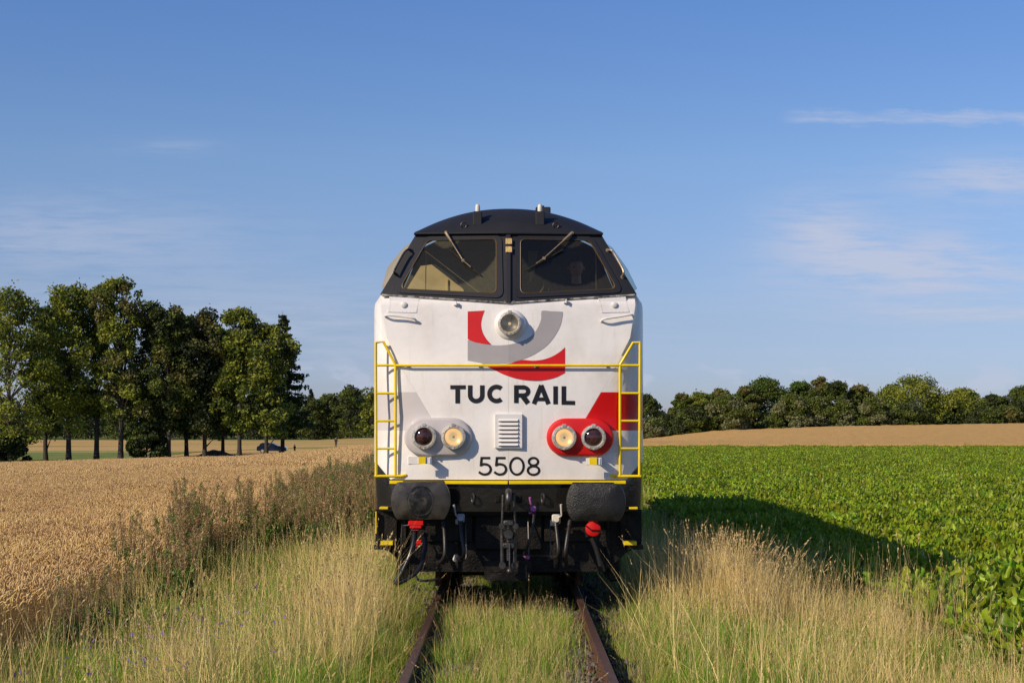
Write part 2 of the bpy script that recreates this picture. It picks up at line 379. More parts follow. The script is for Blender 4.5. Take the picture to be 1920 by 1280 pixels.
# ------------------------------------------------------------------ instancing for ground cover
def unlinked(objs, name):
    c = bpy.data.collections.new(name)
    for i, o in enumerate(objs): o.name = f'{name}_variant_{i:02d}'; c.objects.link(o)
    return c
def scatter(name, P, rot, scl, idx, coll, label, cat):
    me = bpy.data.meshes.new(name); n = len(P)
    me.vertices.add(n); me.vertices.foreach_set('co', np.asarray(P, np.float32).ravel())
    for nm, arr, ty in (('rotv', rot, 'FLOAT_VECTOR'), ('sclv', scl, 'FLOAT_VECTOR')):
        at = me.attributes.new(nm, ty, 'POINT'); at.data.foreach_set('vector', np.asarray(arr, np.float32).ravel())
    at = me.attributes.new('pick', 'INT', 'POINT'); at.data.foreach_set('value', np.asarray(idx, np.int32))
    o = bpy.data.objects.new(name, me); COL.objects.link(o)
    ng = bpy.data.node_groups.new(name+'_nodes', 'GeometryNodeTree')
    ng.interface.new_socket('Geometry', in_out='INPUT', socket_type='NodeSocketGeometry')
    ng.interface.new_socket('Geometry', in_out='OUTPUT', socket_type='NodeSocketGeometry')
    gi = ng.nodes.new('NodeGroupInput'); go = ng.nodes.new('NodeGroupOutput')
    ip = ng.nodes.new('GeometryNodeInstanceOnPoints'); ci = ng.nodes.new('GeometryNodeCollectionInfo')
    ci.inputs['Collection'].default_value = coll; ci.inputs['Separate Children'].default_value = True; ci.inputs['Reset Children'].default_value = True
    ip.inputs['Pick Instance'].default_value = True
    def na(nm, ty):
        q = ng.nodes.new('GeometryNodeInputNamedAttribute'); q.data_type = ty; q.inputs['Name'].default_value = nm
        return [s for s in q.outputs if s.enabled and s.name == 'Attribute'][0]
    L = ng.links.new
    L(gi.outputs[0], ip.inputs['Points']); L(ci.outputs[0], ip.inputs['Instance'])
    L(na('pick', 'INT'), ip.inputs['Instance Index']); L(na('rotv', 'FLOAT_VECTOR'), ip.inputs['Rotation']); L(na('sclv', 'FLOAT_VECTOR'), ip.inputs['Scale'])
    L(ip.outputs[0], go.inputs[0])
    md = o.modifiers.new('scatter', 'NODES'); md.node_group = ng
    return tag(o, label, cat, kind='stuff')

def blades(n, rad, h0, h1, wd, lean, seg=3, curl=.35, head=0, hw=.0026):
    """tapered curved strips; returns V, quads (n*seg), plus head mask faces"""
    bx, by = rng.normal(0, rad, n), rng.normal(0, rad, n)
    h = rng.uniform(h0, h1, n); az = rng.uniform(0, 2*np.pi, n); ln = np.abs(rng.normal(0, lean, n)); fa = rng.uniform(0, np.pi, n)
    ts = np.linspace(0, 1, seg+1); V = []
    for k, t in enumerate(ts):
        off = (ln*t+curl*ln*2*t*t)*h
        x = bx+np.cos(az)*off; y = by+np.sin(az)*off; z = h*t*(1-.25*np.minimum(ln*t, 1))
        ww = wd*(1-t*.93)*.5
        dx, dy = np.cos(fa)*ww, np.sin(fa)*ww
        V += [np.stack([x-dx, y-dy, z], 1), np.stack([x+dx, y+dy, z], 1)]
    V = np.stack(V, 1)            # n, 2(seg+1), 3
    m = V.shape[1]; base = (np.arange(n)*m)[:, None]
    Fs = [base+np.array([[2*k, 2*k+1, 2*k+3, 2*k+2]]) for k in range(seg)]
    Fc = np.concatenate(Fs, 0); V2 = V.reshape(-1, 3); parts = [V2]
    mi = np.zeros(len(Fc), int)
    if head:                     # seed heads: small crossed lozenges up the top of the stalk
        tip = V[:, -1]; pre = V[:, -3]; d = tip-pre; d /= np.linalg.norm(d, axis=1)[:, None]+1e-6
        sel = np.arange(n)[:head]; q = 0; n0 = len(V2)
        for k in range(7):
            c = tip[sel]-d[sel]*(.014*k)+rng.normal(0, hw*.8, (len(sel), 3))
            s = rng.normal(0, hw, (len(sel), 3)); 
            A = c-d[sel]*.012; B = c+s; C = c+d[sel]*.014; D = c-s
            W = np.stack([A, B, C, D], 1).reshape(-1, 3); parts.append(W)
            f = (n0+np.arange(len(sel))*4)[:, None]+np.array([[0, 1, 2, 3]]); n0 += len(W)
            Fc = np.concatenate([Fc, f]); mi = np.concatenate([mi, np.ones(len(f), int)])
    return np.concatenate(parts), Fc, mi
def vobj(name, parts, mats):
    V, Fc, MI, n = [], [], [], 0
    for (v, f, m), add in parts:
        V.append(v); Fc.append(f+n); MI.append(m+add); n += len(v)
    return np_obj(name, np.concatenate(V), np.concatenate(Fc), mats, mi=np.concatenate(MI), link=False)

G_green = mat('grass_green', (.22, .36, .02), .55, island=.7, transl=.35, instvar=.6, spec=.3)
G_green2 = mat('grass_deep_green', (.12, .215, .018), .55, island=.6, transl=.3, instvar=.6, spec=.3)
G_dry = mat('grass_dry', (.57, .43, .14), .7, island=.75, transl=.25, instvar=.5, spec=.2)
G_straw = mat('grass_stalk', (.72, .54, .23), .65, island=.5, transl=.15, instvar=.4, spec=.2)
G_head = mat('grass_seed_head', (.54, .39, .19), .8, island=.4, transl=.2, instvar=.4, spec=.2)
gm = [G_green, G_green2, G_dry, G_straw, G_head]
def sh(p, a, b=None):    # remap material ids of a blades() result: 0->a, 1->b
    v, f, m = p; return ((v, f, np.where(m == 0, a, b if b is not None else a)), 0)
lush = [vobj('g', [sh(blades(28, .09, .16, .42, .0105, .32), 0), sh(blades(14, .09, .12, .36, .009, .36), 1), sh(blades(5, .09, .2, .45, .006, .3), 2), sh(blades(1, .07, .35, .6, .004, .2, head=1), 3, 4)], gm) for _ in range(5)]
drym = [vobj('g', [sh(blades(12, .09, .15, .42, .0095, .3), 0), sh(blades(5, .09, .15, .36, .009, .3), 1), sh(blades(13, .10, .22, .58, .006, .36), 2), sh(blades(6, .09, .4, .78, .0046, .26, head=2), 3, 4)], gm) for _ in range(5)]
tall = [vobj('g', [sh(blades(7, .08, .2, .5, .009, .3), 0), sh(blades(3, .08, .2, .4, .009, .3), 1), sh(blades(12, .09, .3, .72, .006, .3), 2), sh(blades(12, .08, .55, 1.02, .005, .2, head=3, hw=.003), 3, 4)], gm) for _ in range(4)]
short = [vobj('g', [sh(blades(30, .07, .06, .2, .006, .4), 0), sh(blades(14, .07, .08, .24, .005, .4), 2)], gm) for _ in range(3)]
stray = [vobj('g', [sh(blades(5, .1, .75, 1.15, .0062, .42, curl=.12, head=1), 3, 4)], gm) for _ in range(4)]
GC = unlinked(lush+drym+tall+short+stray, 'verge_grass_source')     # ids 0-4 lush, 5-9 dry mixed, 10-13 tall, 14-16 short

def pnoise(x, y, s, seed=0):
    return np.array([mnoise.noise(Vector((a*s, b*s, seed))) for a, b in zip(x, y)])
def area_pts(x0, x1, y0, y1, dens):
    n = int((x1-x0)*(y1-y0)*dens); return rng.uniform(x0, x1, n), rng.uniform(y0, y1, n)
gx_, gy_, gi_, gs_ = [], [], [], []
def put(x, y, idx, s):
    gx_.append(x); gy_.append(y); gi_.append(idx); gs_.append(s)
def zone(x0, x1, y0, y1, dens, tall_bias=0, sc=1.0, dryb=0.0):
    x, y = area_pts(x0, x1, y0, y1, dens); p = pnoise(x, y, .55, 3.3)+.5*pnoise(x, y, 1.7, 8)+rng.normal(0, .18, len(x))+dryb
    idx = np.where(p > np.where(x < 0, .62, .48), rng.integers(5, 10, len(x)), rng.integers(0, 5, len(x)))
    tm = (pnoise(x, y, .4, 21)+rng.normal(0, .15, len(x))+tall_bias) > .5
    idx = np.where(tm, rng.integers(10, 14, len(x)), idx)
    s = rng.uniform(.8, 1.2, len(x))*sc*(1+.25*pnoise(x, y, .8, 5)); put(x, y, idx, s)
# left bank, right bank, between the rails
zone(-4.6, -2.3, 7, 24, 50, .0, 1.0, .0); zone(-2.4, -1.25, 7, 24, 56, .08, .95, .05); zone(-1.3, -.95, 7, 24, 70, -.3, .62, .0)
zone(-4.7, -.98, 24, 60, 34, .0, 1.05); zone(-5, -1.0, 60, 150, 10, 0, 1.3)
zone(1.25, 1.9, 7, 24, 72, -.12, .8, .12); zone(.98, 1.25, 7, 24, 60, -.4, .55, .12); zone(1.9, 4.6, 7, 24, 54, .06, .95, .12)
zone(1.0, 3.7, 24, 60, 26, -.2, .8); zone(1.0, 3.7, 60, 150, 8, -.2, 1.0)
# the pale tall tussocks on the right and the straw patch beside the left buffer
for (cx, cy, rx, ry, n, s) in ((2.25, 16.6, .55, 1.0, 260, 1.05), (2.9, 17.0, .4, .8, 90, .9), (3.6, 15.6, .6, 1.4, 70, .85), (-1.75, 16.2, .3, 2.0, 100, .75), (-1.5, 13.2, .4, 1.2, 60, .8), (-2.6, 12.2, .6, 1.2, 60, .85)):
    x = rng.normal(cx, rx*.55, n); y = rng.normal(cy, ry*.55, n); k = np.abs(x) > 1.0
    put(x[k], y[k], rng.integers(10, 14, k.sum()), rng.uniform(.75, 1.1, k.sum())*s)
x, y = area_pts(-.62, .60, 6, 34, 75); p = pnoise(x, y, 1.1, 3)-.9*sstep(.3, .62, np.abs(x))-.5*sstep(.1, .6, x)*sstep(13, 10, y)
k = (p > -.62+rng.normal(0, .08, len(x))) | ((y > 14.2) & (np.abs(x) < .56)); x, y = x[k], y[k]
idx = np.where(rng.random(len(x)) > .3, rng.integers(0, 5, len(x)), rng.integers(5, 10, len(x)))
put(x, y, idx, rng.uniform(.5, .78, len(x)))
for x0, x1, d in ((-1.0, -.84, 40), (.84, 1.0, 14), (-.66, -.5, 22), (.42, .66, 16), (-1.5, -.95, 30)):
    x, y = area_pts(x0, x1, 6, 22, d); put(x, y, rng.integers(14, 17, len(x)), rng.uniform(.8, 1.4, len(x)))
for x0, x1, n in ((-4.4, -1.1, 260), (1.1, 4.6, 240)):
    put(rng.uniform(x0, x1, n), rng.uniform(8, 22, n), rng.integers(17, 21, n), rng.uniform(.75, 1.05, n))
GX, GY, GI, GS = map(np.concatenate, (gx_, gy_, gi_, gs_))
# nothing grows through the wheels and underframe
k = ~(((GY > 20.5) & (np.abs(GX) < .9)) | ((GY > 17.9) & (np.abs(GX) > .58) & (np.abs(GX) < .9))); GX, GY, GI, GS = GX[k], GY[k], GI[k], GS[k]
under = (GY > 16.0) & (np.abs(GX) < 1.5); GS = np.where(under, GS*.6, GS)
n = len(GX)
P = np.stack([GX, GY, gz(GX, GY)-.01], 1)
rot = np.stack([rng.normal(0, .06, n), rng.normal(0, .06, n), rng.uniform(0, 6.28, n)], 1)
scatter('verge_grass', P, rot, np.stack([GS*.95, GS*.95, GS], 1), GI, GC, 'mixed green and straw coloured grass along the rusty track', 'grass')

# wheat
W_ear = mat('wheat_ear', (.62, .415, .185), .7, island=.55, transl=.12, instvar=.35, spec=.25)
W_stem = mat('wheat_stem', (.52, .36, .16), .7, island=.4, transl=.15, spec=.2)
W_leaf = mat('wheat_leaf', (.38, .24, .10), .8, island=.4, transl=.2, spec=.2)
def wheat_tile(n, size, es=1.0):
    x, y = rng.uniform(-size/2, size/2, n), rng.uniform(-size/2, size/2, n)
    h = rng.normal(.66, .065, n); az = rng.normal(.6, 1.3, n); ln = np.abs(rng.normal(.06, .05, n))
    tx, ty = x+np.cos(az)*ln, y+np.sin(az)*ln; tip = np.stack([tx, ty, h], 1)
    V, Fc, MI = [], [], []
    wv = np.array([.0022, 0, 0]); b0 = np.stack([x, y, np.full(n, .1)], 1)
    V = [np.stack([b0-wv, b0+wv, tip+wv*.6, tip-wv*.6], 1).reshape(-1, 3)]
    Fc = [(np.arange(n)*4)[:, None]+np.array([[0, 1, 2, 3]])]; MI = [np.ones(n, int)]; c = n*4
    # ear: bent spindle of 3 rings, 4 sides
    bend = rng.uniform(.2, 1.5, n); L = rng.uniform(.065, .095, n)*es; d0 = np.stack([np.cos(az), np.sin(az), np.zeros(n)], 1)
    side = np.stack([-np.sin(az), np.cos(az), np.zeros(n)], 1); rings = []
    pos = tip.copy()
    for k, (t, r) in enumerate(((0, .004), (.3, .0095), (.7, .0085), (1, .002))):
        ang = bend*(.4+.6*t); d = d0*np.sin(ang)[:, None]+np.array([0, 0, 1])*np.cos(ang)[:, None]
        if k: pos = pos+d*(L*(t-pt))[:, None]
        pt = t; nn = np.cross(side, d)
        r = r*es
        rings.append(np.stack([pos+side*r, pos+nn*r, pos-side*r, pos-nn*r], 1))
    E = np.concatenate(rings, 1); V.append(E.reshape(-1, 3))
    bs = (c+np.arange(n)*16)[:, None]
    for k in range(3):
        for j in range(4):
            Fc.append(bs+np.array([[k*4+j, k*4+(j+1) % 4, (k+1)*4+(j+1) % 4, (k+1)*4+j]])); MI.append(np.zeros(n, int))
    c += 16*n
    m = n//3; q = rng.choice(n, m, False); a = rng.uniform(0, 6.28, m); dl = np.stack([np.cos(a), np.sin(a), np.zeros(m)], 1); sd = np.stack([-np.sin(a), np.cos(a), np.zeros(m)], 1)*.005
    p0 = np.stack([x[q], y[q], rng.uniform(.3, .55, m)], 1); p1 = p0+dl*.1+np.array([0, 0, .04]); p2 = p0+dl*.17-np.array([0, 0, .05])
    V.append(np.stack([p0-sd, p0+sd, p1+sd, p1-sd, p2], 1).reshape(-1, 3)); b = (c+np.arange(m)*5)[:, None]
    Fc += [b+np.array([[0, 1, 2, 3]]), b+np.array([[3, 2, 4, 4]])]; MI += [np.full(m, 2), np.full(m, 2)]
    Fc = np.concatenate(Fc); MI = np.concatenate(MI)
    good = Fc[:, 2] != Fc[:, 3]
    return np_obj('w', np.concatenate(V), Fc[good], [W_ear, W_stem, W_leaf], mi=MI[good], link=False)
WC = unlinked([wheat_tile(480, 1.04, .82) for _ in range(4)]+[wheat_tile(200, 1.04, 1.5) for _ in range(3)], 'wheat_source')
px_, py_, ii_ = [], [], []
for yv in np.arange(8.5, 180, 1.0):
    xe = -4.55 - .012*max(0, yv-40)*0
    xr = -.34*yv-3 if yv > 12 else -9
    for xv in np.arange(xe-.5, min(xr, -9), -1.0):
        px_.append(xv); py_.append(yv); ii_.append(random.randrange(4) if yv < 60 else 4+random.randrange(3))
px_, py_ = np.array(px_), np.array(py_); n = len(px_)
hs = 1+.08*pnoise(px_, py_, .15, 2)+.05*pnoise(px_, py_, .5, 4)
P = np.stack([px_+rng.normal(0, .05, n), py_, gz(px_, py_)], 1)
rot = np.stack([rng.normal(0, .015, n), rng.normal(0, .015, n), rng.integers(0, 4, n)*np.pi/2], 1)
scatter('wheat_crop', P, rot, np.stack([np.ones(n), np.ones(n), hs], 1), ii_, WC, 'ripe golden wheat crop filling the field left of the track', 'wheat')

# beets
def beet_leafmat(name, a):
    return mat(name, a, .42, island=.55, transl=.35, instvar=1.1, spec=.4, var=.25, vscale=14, trc=(.26, .36, .02))
B1 = beet_leafmat('beet_leaf', (.165, .27, .016)); B2 = beet_leafmat('beet_leaf_light', (.34, .42, .02)); B3 = mat('beet_stalk', (.17, .24, .06), .5)
def beet(nl=15, scale=1.0):
    V, Fc, MI = [], [], []
    for l in range(nl):
        a = l*2.4+random.uniform(-.3, .3); ring = l/nl
        tilt = R(10+ring*52+random.uniform(-12, 12)); L = random.uniform(.2, .3)*scale; wd = L*random.uniform(.21, .29); pet = random.uniform(.16, .27)*scale
        d = Vector((math.cos(a), math.sin(a), 0)); s = Vector((-math.sin(a), math.cos(a), 0)); p = Vector((d.x*.02, d.y*.02, .02)); nu = 6; th = tilt*.6
        p2 = p+(d*math.sin(th)+Vector((0, 0, math.cos(th))))*pet
        b = len(V); V += [p-s*.007, p+s*.007, p2+s*.005, p2-s*.005]; Fc.append((b, b+1, b+2, b+3)); MI.append(2)
        q = p2.copy(); roll = random.uniform(-.5, .5); ph = random.uniform(0, 6); b = len(V)
        for k in range(nu+1):
            t = k/nu; ang = tilt*(.55+.9*t)+.15
            if k: q = q+(d*math.sin(ang)+Vector((0, 0, math.cos(ang))))*(L/nu)
            nn = d*math.cos(ang)-Vector((0, 0, math.sin(ang))); ww = wd*max(.04, math.sin(math.pi*min(1, (t*.92+.08))**.8))
            sd = s*math.cos(roll)-nn*math.sin(roll)
            rf = .028*math.sin(k*2.4+ph)*scale; rf2 = .028*math.sin(k*2.1+ph+2)*scale
            V += [q-sd*ww-nn*(.02+rf), q-sd*ww*.5-nn*(-.008+rf*.3), q+nn*.004, q+sd*ww*.5-nn*(-.008+rf2*.3), q+sd*ww-nn*(.02+rf2)]
        mi = 1 if random.random() < .4 else 0
        for k in range(nu):
            for j in range(4): Fc.append((b+k*5+j, b+k*5+j+1, b+(k+1)*5+j+1, b+(k+1)*5+j)); MI.append(mi)
    return np.array([tuple(v) for v in V]), np.array(Fc), MI
bv = []
for k in range(5):
    V, Fc, MI = beet(17, .80); bv.append(np_obj('b', V, Fc, [B1, B2, B3], mi=MI, smooth=True, link=False))
beet_edge_mesh = [o.data for o in bv[:3]]
BC = unlinked(bv, 'beet_source')
bx, by = [], []
for xr in np.arange(3.8, 62, .40):
    y0 = max(9.5, (xr-2)*2.6 if xr > 8 else 9.5); yy_ = np.arange(y0, 126, .2 if xr < 18 else .24)
    by.append(yy_+rng.normal(0, .04, len(yy_))); bx.append(xr+rng.normal(0, .05, len(yy_)))
bx, by = np.concatenate(bx), np.concatenate(by); k = (bx > 4.5) | (by > 19); bx, by = bx[k], by[k]; n = len(bx)
s = rng.uniform(.85, 1.25, n)*(1+.2*pnoise(bx, by, .5, 1))*(1+.28*sstep(26, 17, by))
scatter('beet_crop', np.stack([bx, by, gz(bx, by)], 1), np.stack([rng.normal(0, .12, n), rng.normal(0, .12, n), rng.uniform(0, 6.28, n)], 1),
        np.stack([s, s, s], 1), rng.integers(0, 5, n), BC, 'dense leafy green sugar beet crop right of the track', 'crop')
for k in range(9):
    x = 4.45+.12*math.sin(k*2.2)+.03*k; y = 14.6+k*.8
    o = bpy.data.objects.new('beet_plant', beet_edge_mesh[k % 3]); COL.objects.link(o); o.location = (x, y, float(gz(x, y)))
    o.rotation_euler = (0, 0, k*1.7); o.scale = [1.25+.1*(k % 3)]*3
    tag(o, 'big leafed beet plant standing out at the near edge of the beet field', 'beet plant', 'beet plants at the near field edge')

# mugwort weeds along the wheat
K_top = mat('mugwort_top', (.43, .30, .14), .85, island=.7, transl=.35); K_leaf = mat('mugwort_leaf', (.14, .225, .035), .75, island=.7, transl=.25); K_stem = mat('mugwort_stem', (.12, .06, .04), .8)
def mugwort(seed):
    r = np.random.default_rng(seed); mb = MB(); V, Fc, MI, c = [], [], [], 0
    stems = 9
    for s_ in range(stems):
        a = r.uniform(0, 6.28); h = r.uniform(.65, 1.1); ln = r.uniform(.02, .26)
        base = np.array([r.normal(0, .08), r.normal(0, .08), 0]); tip = base+np.array([math.cos(a)*ln, math.sin(a)*ln, h])
        mb.tube([base, (base+tip)/2+np.array([0, 0, .02]), tip], [.006, .005, .002], 4, False)
        nb = 26
        for b_ in range(nb):
            t = .22+.76*b_/nb; p = base+(tip-base)*t; L = (.22*(1-t)+.045)*r.uniform(.7, 1.2); az = r.uniform(0, 6.28); up = r.uniform(1.2, 2.6)
            d = np.array([math.cos(az), math.sin(az), up]); d /= np.linalg.norm(d); m = 26
            tt = r.uniform(.1, 1, m); pc = p+d*(L*tt)[:, None]+r.normal(0, .010, (m, 3))
            q = p+d*L; V.append(np.array([p-[.0015, 0, 0], p+[.0015, 0, 0], q+[.001, 0, 0], q-[.001, 0, 0]])); Fc.append(np.array([[0, 1, 2, 3]])+c); c += 4; MI += [2]
            sz = .0075 if t > .5 else .016
            e1 = r.normal(0, 1, (m, 3))*sz*.45; e2 = d*sz+r.normal(0, .5, (m, 3))*sz
            V.append(np.stack([pc-e1, pc-e2, pc+e1, pc+e2], 1).reshape(-1, 3)); Fc.append((c+np.arange(m)*4)[:, None]+np.array([[0, 1, 2, 3]])); c += 4*m
            MI += [0 if (t > .5 and r.random() < .75) else 1]*m
    n0 = len(V) and c; tv = np.array([tuple(v) for v in mb.v]); tf = np.array(mb.f)
    V.append(tv); Fc.append(tf+c); MI += [2]*len(tf)
    o = np_obj('m', np.concatenate(V), np.concatenate(Fc), [K_top, K_leaf, K_stem], mi=MI, link=False); return o.data
mug = [mugwort(s) for s in (1, 2, 3, 4)]
mp = []
for k in range(54):
    y = 12.5+k*.62+.012*k*k+random.uniform(-.3, .3); x = -4.15+random.uniform(-.45, .45)+(.45*math.sin(y*.5)) + (0.5 if y > 24 else 0)*random.random()*2.2
    if y > 75: break
    mp.append((x, y, random.uniform(.75, 1.0) if y < 17.5 else random.uniform(1.1, 1.5)))
mp = [q for i, q in enumerate(mp) if not (i % 4 == 2 and q[1] < 21)]
for k, (x, y, s) in enumerate(mp):
    o = bpy.data.objects.new('mugwort_plant', mug[k % 4]); COL.objects.link(o); o.location = (x, y, float(gz(x, y))); o.rotation_euler = (0, 0, k*1.3); o.scale = (s*.95, s*.95, s)
    tag(o, 'bushy reddish brown mugwort weed between the grass bank and the wheat', 'weed', 'mugwort weeds along the edge of the wheat')
xm, ym = area_pts(-4.9, -1.75, 21, 75, 2.3); k = xm < -1.75-.9*sstep(22, 30, 52-ym)*0-2.2*(ym < 26); xm, ym = xm[k], ym[k]; n = len(xm)
MC = unlinked([bpy.data.objects.new('m', d) for d in mug], 'mugwort_source')
s = rng.uniform(.85, 1.4, n)
scatter('mugwort_thicket', np.stack([xm, ym, gz(xm, ym)], 1), np.stack([rng.normal(0, .05, n), rng.normal(0, .05, n), rng.uniform(0, 6.28, n)], 1), np.stack([s, s, s], 1), rng.integers(0, 4, n), MC,
        'tangled mugwort thicket beside the locomotive on the left bank', 'weeds')

# flowers: purple vetch flecks on the left bank, yellow herbs bottom right
def flecks(name, c, n, sp, z0, z1, sz, m, label, cat):
    p = np.stack([rng.normal(c[0], sp[0], n), rng.normal(c[1], sp[1], n), rng.uniform(z0, z1, n)], 1); p[:, 2] += gz(p[:, 0], p[:, 1])
    a, b = rng.normal(0, sz, (n, 3)), rng.normal(0, sz, (n, 3))
    V = np.stack([p-a, p-b, p+a, p+b], 1).reshape(-1, 3)
    o = np_obj(name, V, (np.arange(n)*4)[:, None]+np.array([[0, 1, 2, 3]]), [m]); return tag(o, label, cat, kind='stuff')
flecks('vetch_flowers', (-3.0, 13.5), 380, (.55, 1.9), .28, .5, .008, mat('vetch_purple', (.16, .07, .38), .7), 'purple vetch flowers dotted in the left grass bank', 'flowers')
for (x, y, lab) in ((2.93, 10.42, 'low yellow leaved herb in the grass at the bottom edge, left one'), (3.30, 10.35, 'low rusty yellow herb in the grass near the bottom right corner')):
    e = empty('yellow_herb', (x, y, float(gz(x, y))), lab, 'herb')
    n = 420; r = rng.normal(0, .085, (n, 3)); p = np.array([x, y, float(gz(x, y))+.36])+r*np.array([1.3, 1, .45])
    a, b = rng.normal(0, .008, (n, 3)), rng.normal(0, .009, (n, 3))
    np_obj('leaves', np.stack([p-a, p-b, p+a, p+b], 1).reshape(-1, 3), (np.arange(n)*4)[:, None]+np.array([[0, 1, 2, 3]]), [mat('herb_yellow', (.62, .36, .02), .6, island=.6)], e)
    mb = MB()
    for q in range(14): mb.tube([(x+random.gauss(0, .03), y+random.gauss(0, .03), float(gz(x, y))), (x+random.gauss(0, .12), y+random.gauss(0, .08), float(gz(x, y))+.38)], .003, 4)
    mb.build('stems', K_stem, e)

# ballast stones
n = 9000; sx_ = np.concatenate([rng.uniform(-1.25, 1.25, n//2), rng.choice([-1, 1], n//2)*rng.uniform(.42, .72, n//2)]); sy_ = rng.uniform(6, 26, len(sx_))
ico = np.array([(1, 0, 0), (-1, 0, 0), (0, 1, 0), (0, -1, 0), (0, 0, 1), (0, 0, -1)], float); icf = np.array([(0, 2, 4), (2, 1, 4), (1, 3, 4), (3, 0, 4), (2, 0, 5), (1, 2, 5), (3, 1, 5), (0, 3, 5)])
sz = rng.uniform(.014, .034, len(sx_)); Vs = ico[None]*sz[:, None, None]*rng.uniform(.55, 1.3, (len(sx_), 6, 1))+rng.normal(0, .006, (len(sx_), 6, 3))
Vs += np.stack([sx_, sy_, np.full(len(sx_), -.145)], 1)[:, None]
o = np_obj('ballast_stones', Vs.reshape(-1, 3), ((np.arange(len(sx_))*6)[:, None, None]+icf[None]).reshape(-1, 3), [M_stone]); tag(o, 'dusty brown ballast stones between the rails', 'ballast', kind='stuff')

# ------------------------------------------------------------------ track
rp = [(-.07, -.16), (-.07, -.148), (-.012, -.13), (-.009, -.045), (-.035, -.03), (-.036, -.006), (-.03, 0), (.03, 0), (.036, -.006), (.035, -.03), (.009, -.045), (.012, -.13), (.07, -.148), (.07, -.16)]
for sx, lab in ((-1, 'rusty steel rail left of the centre of the track'), (1, 'rusty steel rail right of the centre of the track, orange brown in the sun')):
    cx = sx*(.7175+.036); e = empty('rail', (cx, 4, -.16), lab, 'rail')
    mb = MB(); n = len(rp); ysr = [3, 60, 150]
    vs_ = [(cx+x, yv, z) for yv in ysr for x, z in rp]
    mb.add(vs_, [(i*n+j, i*n+(j+1) % n, (i+1)*n+(j+1) % n, (i+1)*n+j) for i in range(2) for j in range(n)])
    o = mb.build('rail_profile', [M_rust, M_rail_t], e)
    o.data.polygons.foreach_set('material_index', [1 if (f.center.z > .155) else 0 for f in o.data.polygons])
    for k in range(14):                      # clips at each sleeper
        yk = 8.35+k*.6; c = MB()
        for q in (-1, 1): c = MB(); c.box((cx+q*.085, yk, -.142), (.06, .09, .035), bev=.008); c.tube([(cx+q*.09, yk, -.14), (cx+q*.09, yk, -.095)], .013, 6); c.build('rail_clip', M_rust, e)
smesh = None
for k in range(14):
    yk = 8.35+k*.6
    if smesh is None:
        mb = MB(); mb.box((0, 0, -.07), (2.5, .25, .14), bev=.012); o = mb.build('railway_sleeper', M_wood); smesh = o.data
    else: o = bpy.data.objects.new('railway_sleeper', smesh); COL.objects.link(o)
    o.location = (random.uniform(-.02, .02), yk, -.155); o.rotation_euler = (0, 0, random.uniform(-.01, .01))
    tag(o, 'weathered dark wooden sleeper half hidden by grass and ballast under the rails', 'sleeper', 'sleepers under the track')

# ------------------------------------------------------------------ locomotive
D0 = 16.25
def acham(z):
    return float(np.interp(z, [.9, 1.25, 1.7, 1.915, 2.36, 2.74, 3.10, 3.2], [1.1, 1.06, .9, .81, 1.077, 1.27, 1.33, 1.30]))
def halfw(z): return float(np.interp(z, [.9, 3.06, 3.12, 3.2], [1.44, 1.44, 1.42, 1.345]))
def lean(z): return 0 if z < 2.3 else .07*(z-2.3) if z < 3.1 else .056+.36*(z-3.1)
def surf(x, z):         # y of the front skin, relative to D0
    a = acham(z); ax = abs(x); hw = halfw(z); y = .05*min(ax, a)+lean(z)
    if z > 3.12: return y if ax < 1.3 else y
    if ax > a:
        t = (ax-a)/(hw-a+1e-6); y += (ax-a)*.16+(.42*(1-math.sqrt(max(.01, 1-min(1, (ax-1.13)/.31)**2))) if ax > 1.13 else 0)
    return y
def surfb(x, z): return D0+.05*abs(x)+lean(z)
def S(px, py, off=0.0):  # point on the skin whose picture is (px,py)
    y = D0
    for _ in range(12):
        x = (px-953.5)*y/F; z = CAMZ-(py-791)*y/F; y = D0+surf(x, z)-off
    return Vector((x, y, z))
def W(px, py, D): return Vector(((px-953.5)*D/F, D, CAMZ-(py-791)*D/F))

loco = empty('locomotive', (0, D0, 0), 'white red and black diesel locomotive numbered 5508 standing on the rusty track', 'locomotive')
# body shell
zs = [.93, 1.1, 1.25, 1.4, 1.55, 1.7, 1.8, 1.915, 2.05, 2.2, 2.36, 2.55, 2.74, 2.9, 3.02, 3.08, 3.12]
ts = [0, .2, .4, .55, .66, .76, .84, .90, .95, 1]
mb = MB(); rows = []
def plan(z):
    a = acham(z); hw = halfw(z); r = [(a*q, surf(a*q, z)) for q in (0, .33, .66)]
    r += [(a+(hw-a)*t, surf(a+(hw-a)*t, z)) for t in ts]
    r += [(hw, surf(hw, z)+.05), (hw, 1.2), (hw, 19.5)]
    return r
for z in zs:
    p = plan(z); rows.append([(-x, D0+y, z) for x, y in reversed(p[1:])]+[(x, D0+y, z) for x, y in p])
# sloping top row of the white nose
p = plan(3.12); top = []
for x, y in p:
    zt = 3.098+.07*min(abs(x), 1.345); top.append((min(x, 1.345), y, zt))
n = len(rows[0]); vs_ = [v for r in rows for v in r]
vs_ += [(-x, D0+(y if abs(y) > 1 else surf(min(x, 1.3), z) if x < 1.3 else y), z) for x, y, z in reversed(top[1:])]+[(x, D0+y, z) for x, y, z in top]
# make the last row consistent with the band surface
k0 = len(rows)*n
for i in range(n):
    x, y, z = vs_[k0+i]
    if y < D0+.9: vs_[k0+i] = (x, surfb(x, z)+.0+(.0 if abs(x) < 1.2 else .05), z)
nr = len(rows)+1
mb.add(vs_, [(i*n+j, i*n+j+1, (i+1)*n+j+1, (i+1)*n+j) for i in range(nr-1) for j in range(n-1)])
mb.build('body_shell', M_body, loco, smooth=28)
